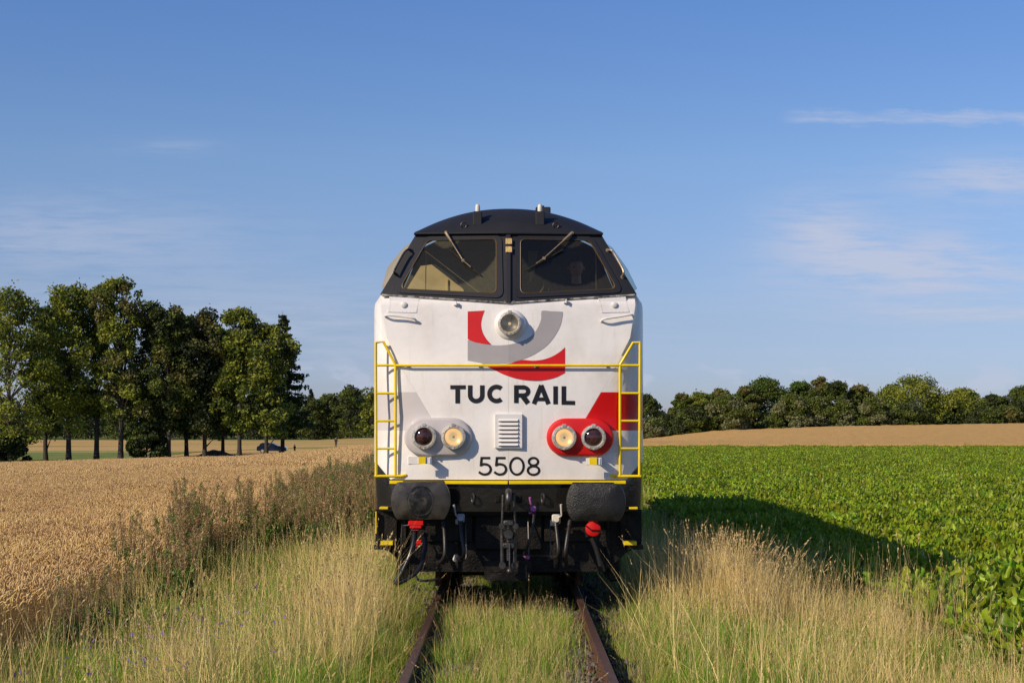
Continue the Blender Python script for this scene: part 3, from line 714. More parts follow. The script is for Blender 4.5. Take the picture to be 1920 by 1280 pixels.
# upper side walls / roof of the long hood behind the cab
sec = [(1.345, 3.19), (1.30, 3.3), (1.06, 3.86), (.98, 3.945), (.8, 4.03), (.6, 4.10), (.3, 4.165), (0, 4.18)]
sec = [(-x, z) for x, z in sec]+[(x, z) for x, z in reversed(sec[:-1])]
mb = MB(); n = len(sec)
vs_ = [(x, D0+y, z) for y in (2.3, 8, 19.5) for x, z in sec]
mb.add(vs_, [(i*n+j, i*n+j+1, (i+1)*n+j+1, (i+1)*n+j) for i in range(2) for j in range(n-1)])
mb.add([(x, D0+19.5, z) for x, z in sec]+[(1.44, D0+19.5, .93), (-1.44, D0+19.5, .93)], [tuple(range(n+2))])
mb.build('hood', M_roof, loco, smooth=30)

# cab band: two windscreen halves with real openings
def rounded(cs, rad, per=9):
    out = []; k = len(cs)
    for i in range(k):
        p, a, b = Vector(cs[i]), Vector(cs[i-1]), Vector(cs[(i+1) % k]); d1 = (a-p).normalized(); d2 = (b-p).normalized(); r = rad[i]
        p0, p1 = p+d1*r, p+d2*r
        for t in np.linspace(0, 1, per): out.append(p0*(1-t)**2+p*2*t*(1-t)+p1*t*t)
    return out
def ray_to_poly(c, d, poly):
    best = None
    for i in range(len(poly)):
        a, b = Vector(poly[i]), Vector(poly[(i+1) % len(poly)]); e = b-a; den = d.x*e.y-d.y*e.x
        if abs(den) < 1e-9: continue
        t = ((a-c).x*e.y-(a-c).y*e.x)/den; u = ((a-c).x*d.y-(a-c).y*d.x)/den
        if t > 0 and -1e-6 <= u <= 1+1e-6 and (best is None or t < best): best = t
    return c+d*best
def xz(px, py): 
    y = D0
    for _ in range(15):
        x = (px-953.5)*y/F; z = CAMZ-(py-791)*y/F; y = surfb(x, z)
    return (x, z)
outer = [(0, 3.098), xz(1194, 551.5), xz(1127, 439), xz(953.5, 437.5)]
outer[3] = (0, outer[3][1])
ZLIP = outer[3][1]
win = rounded([xz(975, 551), xz(1159, 542), xz(1106, 450), xz(975, 448)], [.07, .085, .05, .05])
wc = Vector((sum(p.x for p in win)/len(win), sum(p.y for p in win)/len(win)))
plate = rounded([xz(963, 559), xz(1171, 549), xz(1111, 443), xz(966, 441)], [.09, .11, .07, .07])
for sx in (1, -1):
    def P3(q, off): return Vector((sx*q[0], surfb(q[0], q[1])-off, q[1]))
    dirs = [(Vector(p)-wc).normalized() for p in win]
    # make sure the outer corners are hit
    for q in outer:
        d = (Vector(q)-wc).normalized(); dirs.append(d)
    dirs.sort(key=lambda d: math.atan2(d.y, d.x))
    L = lambda poly: [ray_to_poly(wc, d, poly) for d in dirs]
    lo, lp, lw = L(outer), L(plate), L(win); li = [wc+(q-wc)*.965 for q in lw]
    loops = [[P3(q, 0) for q in lo], [P3(q, 0) for q in lp], [P3(wc+(q-wc)*.995, .012) for q in lp], [P3(q, .012) for q in lw]]
    mb = MB(); n = len(dirs); fl = (lambda f: f) if sx > 0 else (lambda f: tuple(reversed(f)))
    mb.add([v for l in loops for v in l], [fl((i*n+j, i*n+(j+1) % n, (i+1)*n+(j+1) % n, (i+1)*n+j)) for i in range(3) for j in range(n)])
    # small rivets round the plate
    for j in range(0, n, 3):
        q = wc+(lp[j]-wc)*.955; c = P3(q, .013); mb.lathe(c, [(.004, 0), (.003, -.003), (0, -.004)], 6)
    wf = mb.build('windscreen_frame', M_black, loco)
    mb = MB(); gk = [[P3(q, .010) for q in lw], [P3(wc+(q-wc)*.985, .014) for q in lw], [P3(li[j], -.004) for j in range(n)]]
    mb.add([v for l in gk for v in l], [fl((i*n+j, i*n+(j+1) % n, (i+1)*n+(j+1) % n, (i+1)*n+j)) for i in range(2) for j in range(n)])
    mb.build('rubber_seal', mat('amber_seal', (.10, .06, .02), .5), wf)
    mb = MB(); g = [P3(q, .0) for q in lw]; mb.add(g+[P3(wc, 0)], [fl((j, (j+1) % n, n)) for j in range(n)])
    mb.build('windscreen', M_glass_dirty if sx < 0 else M_glass, wf)
# centre post
mb = MB()
for z0, z1 in ((3.10, ZLIP-.01),):
    mb.add([(-.035, surfb(.035, z0)-.004, z0), (-.02, surfb(0, z0)-.022, z0), (.02, surfb(0, z0)-.022, z0), (.035, surfb(.035, z0)-.004, z0),
            (-.035, surfb(.035, z1)-.004, z1), (-.02, surfb(0, z1)-.022, z1), (.02, surfb(0, z1)-.022, z1), (.035, surfb(.035, z1)-.004, z1)], [(0, 1, 5, 4), (1, 2, 6, 5), (2, 3, 7, 6)])
mb.build('centre_post', M_black, loco)
for py0, py1 in ((444, 456), (460, 472)):
    a = W(948, py1, 16.4); b = W(960.8, py0, 16.4); zc = (a.z+b.z)/2; y = surfb(0, zc)-.03; mb = MB()
    rt = Matrix.Rotation(-math.atan(.36), 3, 'X')
    mb.box((0.003, y, zc), (.068, .008, .068), rt, bev=.002)
    for q in ((-.02, .026), (.02, .026), (-.02, -.026), (.02, -.026)): mb.box(Vector((.003+q[0], y, zc))+rt @ Vector((0, -.006, q[1])), (.006, .006, .006), rt)
    mb.build('ochre_plate', M_plate, loco)
# weather strip between band and nose
mb = MB()
pts = [Vector((x, surfb(abs(x), 3.098+.07*abs(x))-.006, 3.098+.07*abs(x))) for x in np.linspace(-1.33, 1.33, 25)]
mb.tube(pts, .011, 6); mb.build('weather_strip', mat('chipped_strip', (.02, .02, .022), .5, col2=(.5, .47, .42), var=1, vscale=11), loco)

# cab side walls with side windows
B0 = Vector((outer[1][0], surfb(*outer[1]), outer[1][1])); T0 = Vector((outer[2][0], surfb(*outer[2]), outer[2][1]))
for sx in (1, -1):
    c00 = B0; c01 = T0; c10 = Vector((1.345, D0+2.3, 3.19)); c11 = Vector((1.045, D0+2.3, 3.925))
    mB = Vector((1.345, D0+.55, 3.192)); 
    def bil(u, v):
        b = c00.lerp(mB, u/.25) if u < .25 else mB.lerp(c10, (u-.25)/.75); t = c01.lerp(c11, u); p = b.lerp(t, v); return Vector((sx*p.x, p.y, p.z))
    hole = rounded([(.22, .16), (.80, .16), (.80, .84), (.14, .84)], [.06]*4, 6); hc = Vector((.5, .5)); sq = [(0, 0), (1, 0), (1, 1), (0, 1)]
    dirs = [(p-hc).normalized() for p in hole]+[(Vector(q)-hc).normalized() for q in sq]+[(Vector((.25, 0))-hc).normalized()]
    dirs.sort(key=lambda d: math.atan2(d.y, d.x)); n = len(dirs)
    lo = [bil(*ray_to_poly(hc, d, sq)) for d in dirs]; lh = [bil(*ray_to_poly(hc, d, hole)) for d in dirs]
    mb = MB(); mb.add(lo+lh, [(j, (j+1) % n, n+(j+1) % n, n+j) if sx < 0 else (n+j, n+(j+1) % n, (j+1) % n, j) for j in range(n)])
    o = mb.build('cab_side', M_black, loco)
    mb = MB(); mb.add(lh+[bil(.5, .5)], [(j, (j+1) % n, n) for j in range(n)]); mb.build('side_window', glassmat('side_glass', (.85, .85, .8), .8), o)
    # corner pillar filler to the white nose top
# wind deflectors and grab handles by the side windows
for sx in (-1, 1):
    if sx < 0: q = [(716, 538), (727, 500), (758, 463), (775, 452), (771, 470), (735, 545)]
    else: q = [(1134, 455), (1148, 464), (1177, 505), (1194.5, 541), (1190, 545), (1170, 512), (1150, 484)]
    a = [W(x, y, 16.9) for x, y in q]; b = [v+Vector((0, .02, 0)) for v in a]; k = len(a); mb = MB()
    mb.add(a+b, [tuple(range(k)), tuple(range(2*k-1, k-1, -1))]+[(i, (i+1) % k, k+(i+1) % k, k+i) for i in range(k)])
    mb.build('wind_deflector', M_clear if sx > 0 else mat('beige_shield', (.42, .38, .30), .4), loco)
    q = [(770, 469), (764, 468), (756, 476), (742, 502), (739, 510), (742, 514)] if sx < 0 else [(1139, 469), (1146, 469), (1152, 476), (1167, 503), (1169, 512), (1167, 519)]
    pts = []
    for i, (x, y) in enumerate(q): pts.append(S(x, y, .012 if i in (0, 5) else .07))
    mb = MB(); mb.tube(cr(pts, 4), .011, 8)
    for p in (pts[0], pts[-1]): mb.lathe(p+Vector((0, .02, 0)), [(0, -.02), (.02, -.02), (.02, 0)], 10)
    mb.build('grab_handle', M_black if sx < 0 else M_brass, loco, smooth=40)

# roof dome
mb = MB(); nx_, nt_ = 41, 24; Vv = []
arcx = np.array([0, .3, .6, .86, 1.0]); arcz = np.array([4.19, 4.165, 4.085, 3.965, 3.88])
for i in range(nt_+1):
    t = i/nt_
    for j in range(nx_):
        u = -1+2*j/(nx_-1); hw = T0.x+.01+.05*min(1, 2.5*t); x = u*hw; ax = abs(u)
        zl = ZLIP+.004+(T0.z-ZLIP)*ax; za = 4.20-.27*ax**2.2
        yb = surfb(abs(x), zl)-D0-.02
        Vv.append((x, D0+yb+(2.3-yb)*t, zl+(za-zl)*math.sin(min(1, t*3.0)*math.pi/2)**.75))
n = nx_; mb.add(Vv, [(i*n+j, i*n+j+1, (i+1)*n+j+1, (i+1)*n+j) for i in range(nt_) for j in range(nx_-1)])
mb.build('cab_roof', M_roof, loco, smooth=50)
mb = MB(); pts = [Vector((x, surfb(abs(x), ZLIP)-.03, ZLIP+(T0.z-ZLIP)*abs(x)/T0.x)) for x in np.linspace(-T0.x-.02, T0.x+.02, 21)]
mb.tube(pts, .013, 6); mb.build('roof_gutter', M_black, loco, smooth=60)
def roof_z(x, y): # height of roof at world x, depth y rel D0
    yb = surfb(abs(x), ZLIP)-D0; t = (y-yb)/(2.3-yb); ax = abs(x)/(T0.x+.02); za = 4.20-.27*ax**2.2
    return ZLIP+(za-ZLIP)*math.sin(max(0, min(1, t*3.0))*math.pi/2)**.75
for px in (895.5, 1012.5):
    y = .47; x = (px-953.5)*(D0+y)/F; z = roof_z(x, y); mb = MB()
    mb.box((x, D0+y, 4.03), (.095, .10, .15), bev=.008); o = mb.build('antenna_base', M_roof, loco)
    mb = MB(); mb.lathe((x, D0+y, 4.105), [(.026, 0), (.026, .05), (.019, .075), (.014, .08), (0, .08)], 14, 'Z'); mb.build('antenna', M_cream if False else mat('off_white_plastic', (.62, .58, .50), .5), o, smooth=40)
y = 1.6; x = (1018-953.5)*(D0+y)/F; z = roof_z(x, y); mb = MB(); mb.box((x, D0+y, 4.21), (.17, .2, .18), bev=.01); mb.box((x-.0, D0+y, 4.31), (.03, .03, .03)); mb.build('roof_box', M_roof, loco)
for px, py in ((869.5, 421), (1042, 421)):
    y = .42; x = (px-953.5)*(D0+y)/F; z = roof_z(x, y); mb = MB()
    mb.tube([Vector((x+.03*math.cos(a), D0+y-.02, z+.02+.03*math.sin(a))) for a in np.linspace(0, 2*math.pi, 13)], .008, 6); mb.lathe((x, D0+y, z-.01), [(.012, 0), (.012, .03), (0, .035)], 8, 'Z')
    mb.build('lifting_eye', M_black, loco, smooth=50)
# wipers
for pv, el, b0, b1 in (((836, 436), (868, 488), (842, 468), (901, 516)), ((1072.5, 437), (1020, 484), (1056, 468), (987, 506))):
    mb = MB(); A = S(*pv, .05); B = S(*el, .05); md = (B-A)
    mb.tube([A+Vector((0, .03, .0)), A], .02, 8); mb.tube([A, A+md*.3, A+md*.34, B], [.018, .012, .0065, .006], 8)
    e2 = B+(S(*b1, .05)-B)*.45; mb.tube([B, e2], .006, 6); mb.box(B, (.03, .02, .03))
    o = mb.build('wiper', M_brass, loco, smooth=40)
    mb = MB(); mb.tube([S(*b0, .022), S(*b1, .022)], .008, 6); mb.build('wiper_blade', M_rubber, o)
# cab interior
yb = D0+2.25
mb = MB(); mb.add([(-1.33, yb, 2.5), (1.33, yb, 2.5), (1.33, yb, 3.19), (1.0, yb, 3.88), (-1.0, yb, 3.88), (-1.33, yb, 3.19)], [tuple(range(6))]); mb.build('cab_back_wall', M_cabdark, loco)
mb = MB(); mb.box((0, D0+1.3, 2.5), (2.6, 1.9, .04)); mb.build('cab_floor', M_cabdark, loco)
mb = MB(); mb.box((0, D0+.68, 3.04), (2.3, .52, .1), bev=.02); mb.box((.25, D0+.68, 3.11), (.5, .3, .1), bev=.02); mb.box((-.45, D0+.6, 3.12), (.16, .12, .09), bev=.01); mb.build('driver_desk', mat('desk_green', (.12, .13, .075), .6), loco)
mb = MB(); A = [(-1.22, 2.9), (-.50, 2.9), (-.50, 3.33), (-.60, 3.47), (-.82, 3.62), (-.98, 3.60), (-1.22, 3.2)]; mb.add([(x, D0+1.2, z) for x, z in A]+[(x, D0+1.26, z) for x, z in A], [tuple(range(7))[::-1], tuple(range(7, 14))]+[(i, (i+1) % 7, 7+(i+1) % 7, 7+i) for i in range(7)]); mb.box((-.68, D0+1.19, 3.2), (.012, .015, .5)); mb.box((-.9, D0+1.185, 3.13), (.3, .02, .3), bev=.005)
mb.build('cream_cabinet', M_cream, loco)
mb = MB(); a = W(990, 470, 17.3); mb.add([W(990, 471, 17.3), W(1010, 470, 17.3), W(1003, 505, 17.3), W(997, 528, 17.3), W(992, 528, 17.3), W(990, 471, 17.33), W(1010, 470, 17.33), W(1003, 505, 17.33), W(997, 528, 17.33), W(992, 528, 17.33)],
       [(0, 1, 2, 3, 4), (9, 8, 7, 6, 5), (0, 5, 6, 1), (1, 6, 7, 2), (2, 7, 8, 3), (3, 8, 9, 4), (4, 9, 5, 0)]); mb.build('door_jamb', M_olive, loco)
mb = MB(); mb.tube([W(1117, 472, 16.9), W(1118, 543, 16.9)], .008, 6); mb.build('window_bar', mat('brass_bar', (.5, .38, .15), .4), loco); mb = MB(); mb.tube([W(799, 474, 16.9), W(798, 545, 16.9)], .005, 6); mb.build('window_bar', mat('brass_bar', (.5, .38, .15), .4), loco)
mb = MB(); mb.tube(cr([W(1019, 525, 17), W(1019, 538, 17), W(1012, 549, 17)], 4), .006, 6); mb.build('control_lever', M_brass, loco); mb = MB(); mb.tube(cr([W(1028, 545, 16.95), W(1032, 540, 16.95), W(1036, 546, 16.95)], 4), .006, 6); mb.build('control_lever', M_brass, loco)
# driver seat
mb = MB(); sx0 = .76; mb.box((sx0, D0+1.55, 3.05), (.46, .1, .75), bev=.03); mb.box((sx0, D0+1.3, 2.78), (.46, .45, .1), bev=.03); mb.tube([(sx0, D0+1.3, 2.5), (sx0, D0+1.3, 2.75)], .05, 8); mb.build('driver_seat', M_shirt, loco)

# nose fittings --------------------------------------------------------
def ringbolts(mb, c, r, n, s=.007):
    for k in range(n):
        a = 2*math.pi*(k+.5)/n; mb.lathe(c+Vector((r*math.cos(a), 0, r*math.sin(a))), [(s, 0), (s*.8, -.006), (0, -.008)], 6)
def lamp(px, py, base_off, R1, R2, refl, dome=None):
    """ship-style lamp: polished ring with bolts, lens or reflector behind glass"""
    c = S(px, py, base_off)
    mb = MB(); h = .060
    mb.lathe(c, [(R1, .02), (R1, -h+.012), (R1-.006, -h), (R2+.012, -h-.004), (R2+.004, -h+.006), (R2, -h+.02), (R2, 0.0)], 36)
    cf = c+Vector((0, -h, 0)); ringbolts(mb, cf, (R1+R2)/2+.004, 8)
    mb.box(cf+Vector((0, 0, R1-.004)), (.04, .016, .032), bev=.003); mb.box(cf+Vector((.0, -.004, -R1+.008)), (.018, .016, .018), bev=.003)
    o = mb.build('headlight', M_steel, loco, smooth=35)
    if refl:
        mb = MB(); mb.lathe(c, [(R2, -.034), (R2*.92, -.028), (R2*.72, -.017), (R2*.45, -.009), (R2*.2, -.0055), (0, -.005)], 32); mb.build('reflector', M_gold if refl == 1 else M_steel, o, smooth=60)
        mb = MB(); mb.lathe(c, [(.016, -.004), (.014, -.022), (.007, -.028), (0, -.03)], 12); mb.build('bulb', M_gold if refl == 2 else M_steel, o, smooth=60)
        mb = MB(); mb.lathe(c, [(R2+.002, -h+.018), (R2*.7, -h+.008), (R2*.35, -h+.003), (0, -h)], 28); mb.build('lens', M_lensglass, o, smooth=60)
    else:
        mb = MB(); mb.lathe(c, [(R2+.002, -h+.02), (R2*.8, -h+.004), (R2*.45, -h-.006), (0, -h-.01)], 28); mb.build('lens', M_lens_red, o, smooth=60)
    return o
def stadium(cx, cy, hw, hh, n=16):
    out = []
    for s_, a0 in ((1, -90), (-1, 90)):
        for k in range(n+1):
            a = R(a0+180*k/n); out.append((cx+s_*(hw-hh)+hh*math.cos(a), cy+hh*math.sin(a)))
    return out
for (x0, x1, y0, y1, m, lab) in ((757, 886, 782, 856, M_lgrey, None), (1024, 1151.5, 783, 856, M_red, 'red lamp housing')):
    cx, cy = (x0+x1)/2, (y0+y1)/2; y = D0+.12; sc = D0/F
    X0 = (cx-953.5)*sc; Z0 = CAMZ-(cy-791)*sc; hw, hh = (x1-x0)/2*sc, (y1-y0)/2*sc; s_ = 1 if X0 > 0 else -1
    o0 = [(X0+q[0], D0+.30, Z0+q[1]) for q in stadium(0, 0, hw*1.0, hh)]
    yb_ = D0+surf(X0, Z0)
    ys_ = [yb_+.14, yb_-.04, yb_-.062, yb_-.068]; scs = [(1.01, 1.01), (.985, .97), (.94, .90), (.89, .83)]
    L_ = [[(X0+q[0], yv+.0*q[0], Z0+q[1]) for q in stadium(0, 0, hw*a, hh*b)] for yv, (a, b) in zip(ys_, scs)]
    n = len(L_[0]); mb = MB(); mb.add([v for l in L_ for v in l], [(i*n+j, i*n+(j+1) % n, (i+1)*n+(j+1) % n, (i+1)*n+j) for i in range(3) for j in range(n)]+[tuple(3*n+j for j in range(n))])
    o = mb.build('lamp_housing', m, loco, smooth=35)
    if lab: o['label'] = lab
HB = .0
for px, py, rf in ((795.5, 818.6, 0), (850.3, 818.6, 1), (1057.7, 819.8, 1), (1112.7, 819.8, 0)):
    X0 = (822 if px < 953 else 1087.7); cc = (X0-953.5)*D0/F; yb_ = D0+surf(cc, CAMZ-(819-791)*D0/F)-.068
    y_s = S(px, py).y; lamp(px, py, y_s-yb_, .128, .088, rf)
c = S(957, 609); mb = MB(); mb.lathe(c, [(.172, .03), (.162, -.01), (.148, -.03), (.125, -.045), (.10, -.05)], 36); mb.build('lamp_dome', M_white, loco, smooth=50)
lamp(955.6, 606.7, .045, .122, .086, 2)

# louvre panel
a = S(927.6, 775.6, .0); b = S(979.5, 840, .0); y = D0-.0; mb = MB(); cx = (a.x+b.x)/2; cz_2 = (a.z+b.z)/2; wd = b.x-a.x; hg = a.z-b.z
mb.box((cx, y-.005, cz_2), (wd, .05, hg), bev=.004)
for q in range(5):
    for sx in (-1, 1): mb.lathe((cx+sx*(wd/2-.012), y-.03, a.z-.015-q*(hg-.03)/4), [(.004, 0), (.003, -.003), (0, -.003)], 6)
lv = mb.build('louvre_panel', M_white, loco, smooth=30)
for k in range(7):
    z = a.z-.065-k*.0425; mb = MB(); w2 = wd/2-.04
    mb.add([(cx-w2, y-.031, z+.016), (cx+w2, y-.031, z+.016), (cx+w2-.01, y-.052, z-.008), (cx-w2+.01, y-.052, z-.008), (cx-w2, y-.031, z-.012), (cx+w2, y-.031, z-.012)], [(0, 3, 2, 1), (3, 4, 5, 2), (0, 4, 3), (1, 2, 5)])
    mb.build('slat', M_white, lv)
    mb = MB(); mb.box((cx, y-.030, z-.014), (2*w2, .004, .007)); mb.build('slot', M_text2, lv)

# access hatches, handles
for sx in (-1, 1):
    q = [(727, 585), (730, 556), (787, 559), (781, 586)] if sx < 0 else [(1128, 586), (1121, 559), (1173, 556), (1180, 585)]
    mb = MB(); fr_ = [S(x, y_, .006) for x, y_ in q]; bk = [S(x, y_, -.01) for x, y_ in q]
    mb.add(fr_+bk, [(0, 1, 2, 3), (0, 4, 5, 1), (1, 5, 6, 2), (2, 6, 7, 3), (3, 7, 4, 0)])
    for i in range(4):
        for t in np.linspace(.06, .94, 7):
            xx = q[i][0]*(1-t)+q[(i+1) % 4][0]*t; yy2 = q[i][1]*(1-t)+q[(i+1) % 4][1]*t; xx += (sum(k[0] for k in q)/4-xx)*.07; yy2 += (sum(k[1] for k in q)/4-yy2)*.07
            mb.lathe(S(xx, yy2, .006), [(.0035, 0), (.003, -.002), (0, -.0025)], 6)
    h = mb.build('hatch_cover', M_white, loco)
    mb = MB(); mb.lathe(S(757 if sx < 0 else 1151.6, 571, .006), [(.032, 0), (.030, -.010), (.02, -.015), (0, -.017)], 18); mb.build('filler_cap', M_white, h, smooth=40)
    q = [(723, 594), (725, 591), (752, 593), (775, 597), (782, 603)] if sx < 0 else [(1127, 603), (1133, 598), (1158, 594), (1183, 590), (1187, 594)]
    mb = MB(); mb.tube(cr([S(x, y_, .0 if i in (0, 4) else .055) for i, (x, y_) in enumerate(q)], 4), .012, 8); mb.build('nose_handle', M_white, loco, smooth=40)
    mb = MB(); p = S(855.7 if sx < 0 else 1061.4, 571 if sx < 0 else 567); mb.box(p+Vector((0, -.015, 0)), (.06, .03, .022), bev=.005); mb.box(p+Vector((.0, -.03, .012)), (.015, .03, .04), bev=.003); mb.build('small_bracket', M_white, loco)

# logo and lettering (flat print on the skin)
def colshape(top, bot, off, m, name, n=48, parent=None, zoom=(3.6226, 690, 370)):
    tp = cr([(x, y_, 0) for x, y_ in top], 8); bt = cr([(x, y_, 0) for x, y_ in bot], 8)
    f = lambda c_, x: float(np.interp(x, [p.x for p in c_], [p.y for p in c_]))
    x0, x1 = top[0][0], bot[-1][0]; xs_ = sorted(set(list(np.linspace(x0, x1, n))+[p.x for p in tp]+[(953.5-690)*3.6226])); mb = MB(); T, B = [], []
    for x in xs_:
        if x < x0 or x > x1: continue
        yt, yb2 = f(tp, x), f(bt, x); T.append(S(zoom[1]+x/zoom[0], zoom[2]+yt/zoom[0], off)); B.append(S(zoom[1]+x/zoom[0], zoom[2]+yb2/zoom[0], off))
    k = len(T); mb.add(T+B, [(i, k+i, k+i+1, i+1) for i in range(k-1)])
    return mb.build(name, m, parent)
lg = colshape([(677, 967), (760, 990), (840, 1003), (920, 1003), (1000, 990), (1070, 965), (1125, 925), (1160, 870), (1178, 815), (1182, 771), (1250, 773), (1322, 776)],
              [(677, 1107), (780, 1125), (860, 1130), (950, 1123), (1060, 1096), (1150, 1053), (1230, 990), (1290, 905), (1318, 830), (1323, 779)], .003, M_grey, 'logo', parent=loco)
colshape([(775, 1129), (860, 1134), (950, 1129), (1045, 1104), (1120, 1108), (1190, 1100), (1250, 1080), (1300, 1050), (1338, 1018)],
         [(775, 1130), (860, 1172), (930, 1205), (1020, 1232), (1110, 1243), (1180, 1242), (1270, 1223), (1338, 1192)], .003, M_red, 'red_swoosh', parent=lg)
mb = MB(); Rr = cr([(792, 768, 0), (780, 800, 0), (771, 835, 0), (768, 870, 0), (778, 915, 0), (803, 960, 0), (840, 1001, 0)], 5); Lf = lambda y_: float(np.interp(y_, [768, 965, 985, 996, 1001], [677, 677, 730, 790, 838]))
Rr[0].y = 768; A = [S(690+Lf(p.y)/3.6226, 370+((778 if i == 0 else p.y))/3.6226, .003) for i, p in enumerate(Rr)]; Bq = [S(690+p.x/3.6226, 370+p.y/3.6226, .003) for p in Rr]; k = len(A)
mb.add(A+Bq, [(i, i+1, k+i+1, k+i) for i in range(k-1)]); mb.build('red_corner', M_red, lg)

def stroke(mb, pts, w_, off):      # pts in photo pixels
    pts = [Vector((p[0], p[1])) for p in pts]; A, B = [], []
    for i, p in enumerate(pts):
        d0 = (p-pts[i-1]).normalized() if i else (pts[1]-p).normalized(); d1 = (pts[i+1]-p).normalized() if i < len(pts)-1 else d0
        t = (d0+d1).normalized(); nn = Vector((-t.y, t.x)); sc = 1/max(.45, nn.dot(Vector((-d0.y, d0.x)))); A.append(p+nn*w_/2*sc); B.append(p-nn*w_/2*sc)
    k = len(A); mb.add([S(q.x, q.y, off) for q in A+B], [(i, i+1, k+i+1, k+i) for i in range(k-1)])
def arc(cx, cy, rx, ry, a0, a1, n=22): return [(cx+rx*math.cos(R(a)), cy+ry*math.sin(R(a))) for a in np.linspace(a0, a1, n)]
Z2 = lambda x, y_: (690+x/5.818, 700+y_/5.818); Z3 = lambda x, y_: (940+x/5.818, 700+y_/5.818)
sw = 50/5.818
def letter(ch, strokes, w_, m):
    mb = MB()
    for i, s_ in enumerate(strokes): stroke(mb, s_, w_ if not isinstance(w_, list) else w_[i], .0035+.0005*i)
    o = mb.build('letter' if ch.isalpha() else 'digit', m, loco); return o
letter('T', [[Z2(897, 149), Z2(1065, 149)], [Z2(977, 172), Z2(977, 325)]], [44/5.818, sw], M_text)
u = [Z2(1114, 128), Z2(1114, 236)]+arc(*Z2(1180, 236), 66/5.818, 64/5.818, 180, 0)[1:]; u = [Z2(1114, 128)]+[(x, y_) for x, y_ in arc(*Z2(1180, 238), 66/5.818, 62/5.818, 180, 0)]+[Z2(1246, 128)]
letter('U', [u], sw, M_text)
letter('C', [arc(*Z2(1402, 222), 77/5.818, 77/5.818, -48, -312, 30)], sw, M_text)
letter('R', [[Z3(163, 127), Z3(163, 322)], [Z3(188, 150)]+arc(*Z3(240, 194), 52/5.818, 44/5.818, -90, 90, 16)+[Z3(188, 238)], [Z3(232, 245), Z3(290, 324)]], [sw, 46/5.818, sw*1.12], M_text)
letter('A', [[Z3(436, 128), Z3(354, 332)], [Z3(432, 128), Z3(514, 332)], [Z3(378, 280), Z3(490, 280)]], [sw, sw, 40/5.818], M_text)
letter('I', [[Z3(591, 138), Z3(591, 335)]], sw, M_text)
letter('L', [[Z3(681, 138), Z3(681, 340)], [Z3(700, 318), Z3(803, 320)]], [sw, 44/5.818], M_text)
dw = 25/5.818
def five(x0, y0): 
    f = lambda a, b: Z2(x0+a*145, y0+b*204); c_ = cr([(*f(.13, .45), 0), (*f(.42, .385), 0), (*f(.78, .46), 0), (*f(.92, .68), 0), (*f(.76, .88), 0), (*f(.45, .94), 0), (*f(.2, .89), 0), (*f(.03, .80), 0)], 5)
    letter('5', [[f(.88, .06), f(.20, .06)], [f(.24, .0), f(.17, .50)], [(p.x, p.y) for p in c_]], dw*1.05, M_text2)
five(1205, 908); five(1372, 908)
letter('0', [arc(*Z3(169, 1010), 73/5.818, 91/5.818, 0, 362, 40)], dw, M_text2)
letter('8', [arc(*Z3(350, 960), 50/5.818, 41/5.818, 0, 362, 32), arc(*Z3(350, 1056), 62/5.818, 47/5.818, 0, 362, 36)], dw, M_text2)

# yellow sill strips under the nose
for x0, x1, lo_ in ((731, 952.4, .03), (954.6, 1173, .03)):
    a = S(x0, 903.8, lo_); b = S(x1, 903.8, lo_); m_ = (a+b)/2; ang = math.atan2(b.y-a.y, b.x-a.x); mb = MB()
    mb.box(m_, ((b-a).length, .05, .034), Matrix.Rotation(ang, 3, 'Z'), bev=.003); mb.build('sill_strip', M_yellow, loco)
# ladders and front rail (yellow tube)
YD = D0-.10
for sx in (-1, 1):
    if sx < 0: so_, si_, to_, dg = 705.5, 741.5, 704.5, (719, 640.5)
    else: so_, si_, to_, dg = 1199, 1162.5, 1200, (1187, 642)
    Dl = D0+.045; Wd = lambda x, y_: W(x, y_, Dl)
    mb = MB(); mb.tube([Wd(so_, 893), Wd(to_, 642)], .0145, 8); mb.tube([Wd(to_, 642), Wd(*dg), Wd(si_, 684)], .0135, 8); mb.tube([Wd(si_, 684), Wd(si_, 893)], .0145, 8)
    mb.tube([Wd(702 if sx < 0 else 1202, 892.3), Wd(752 if sx < 0 else 1152, 892.3), S(762 if sx < 0 else 1143, 890, 0)], .015, 8)
    mb.tube([Wd(dg[0], dg[1]+3), S(dg[0]+sx*-2, dg[1]+6, 0)], .009, 6)
    ld = mb.build('ladder', M_yellow, loco, smooth=50)
    for y_ in (684.7, 737, 788.7, 840.5):
        mb = MB(); mb.tube([Wd(so_, y_), Wd(si_, y_)], .012, 8); mb.build('rung', M_yellow, ld, smooth=50)
mb = MB(); L_ = [W(741, 684.7, D0+.045)]+[W(px, 685, D0+surf(abs(px-953.5)/180.5, 2.43)-.042) for px in np.linspace(765, 1142, 15)]+[W(1163, 684.7, D0+.045)]
mb.tube(L_, .0125, 8)
fr2 = mb.build('front_handrail', M_yellow, loco, smooth=50)
for px in (765, 900, 1004, 1138):
    mb = MB(); A = S(px, 686, 0); B = S(px, 685, .042); mb.tube([A, B], .009, 6); mb.lathe(A, [(.018, -.002), (.018, -.012), (0, -.014)], 10); mb.build('rail_bracket', M_white, fr2)
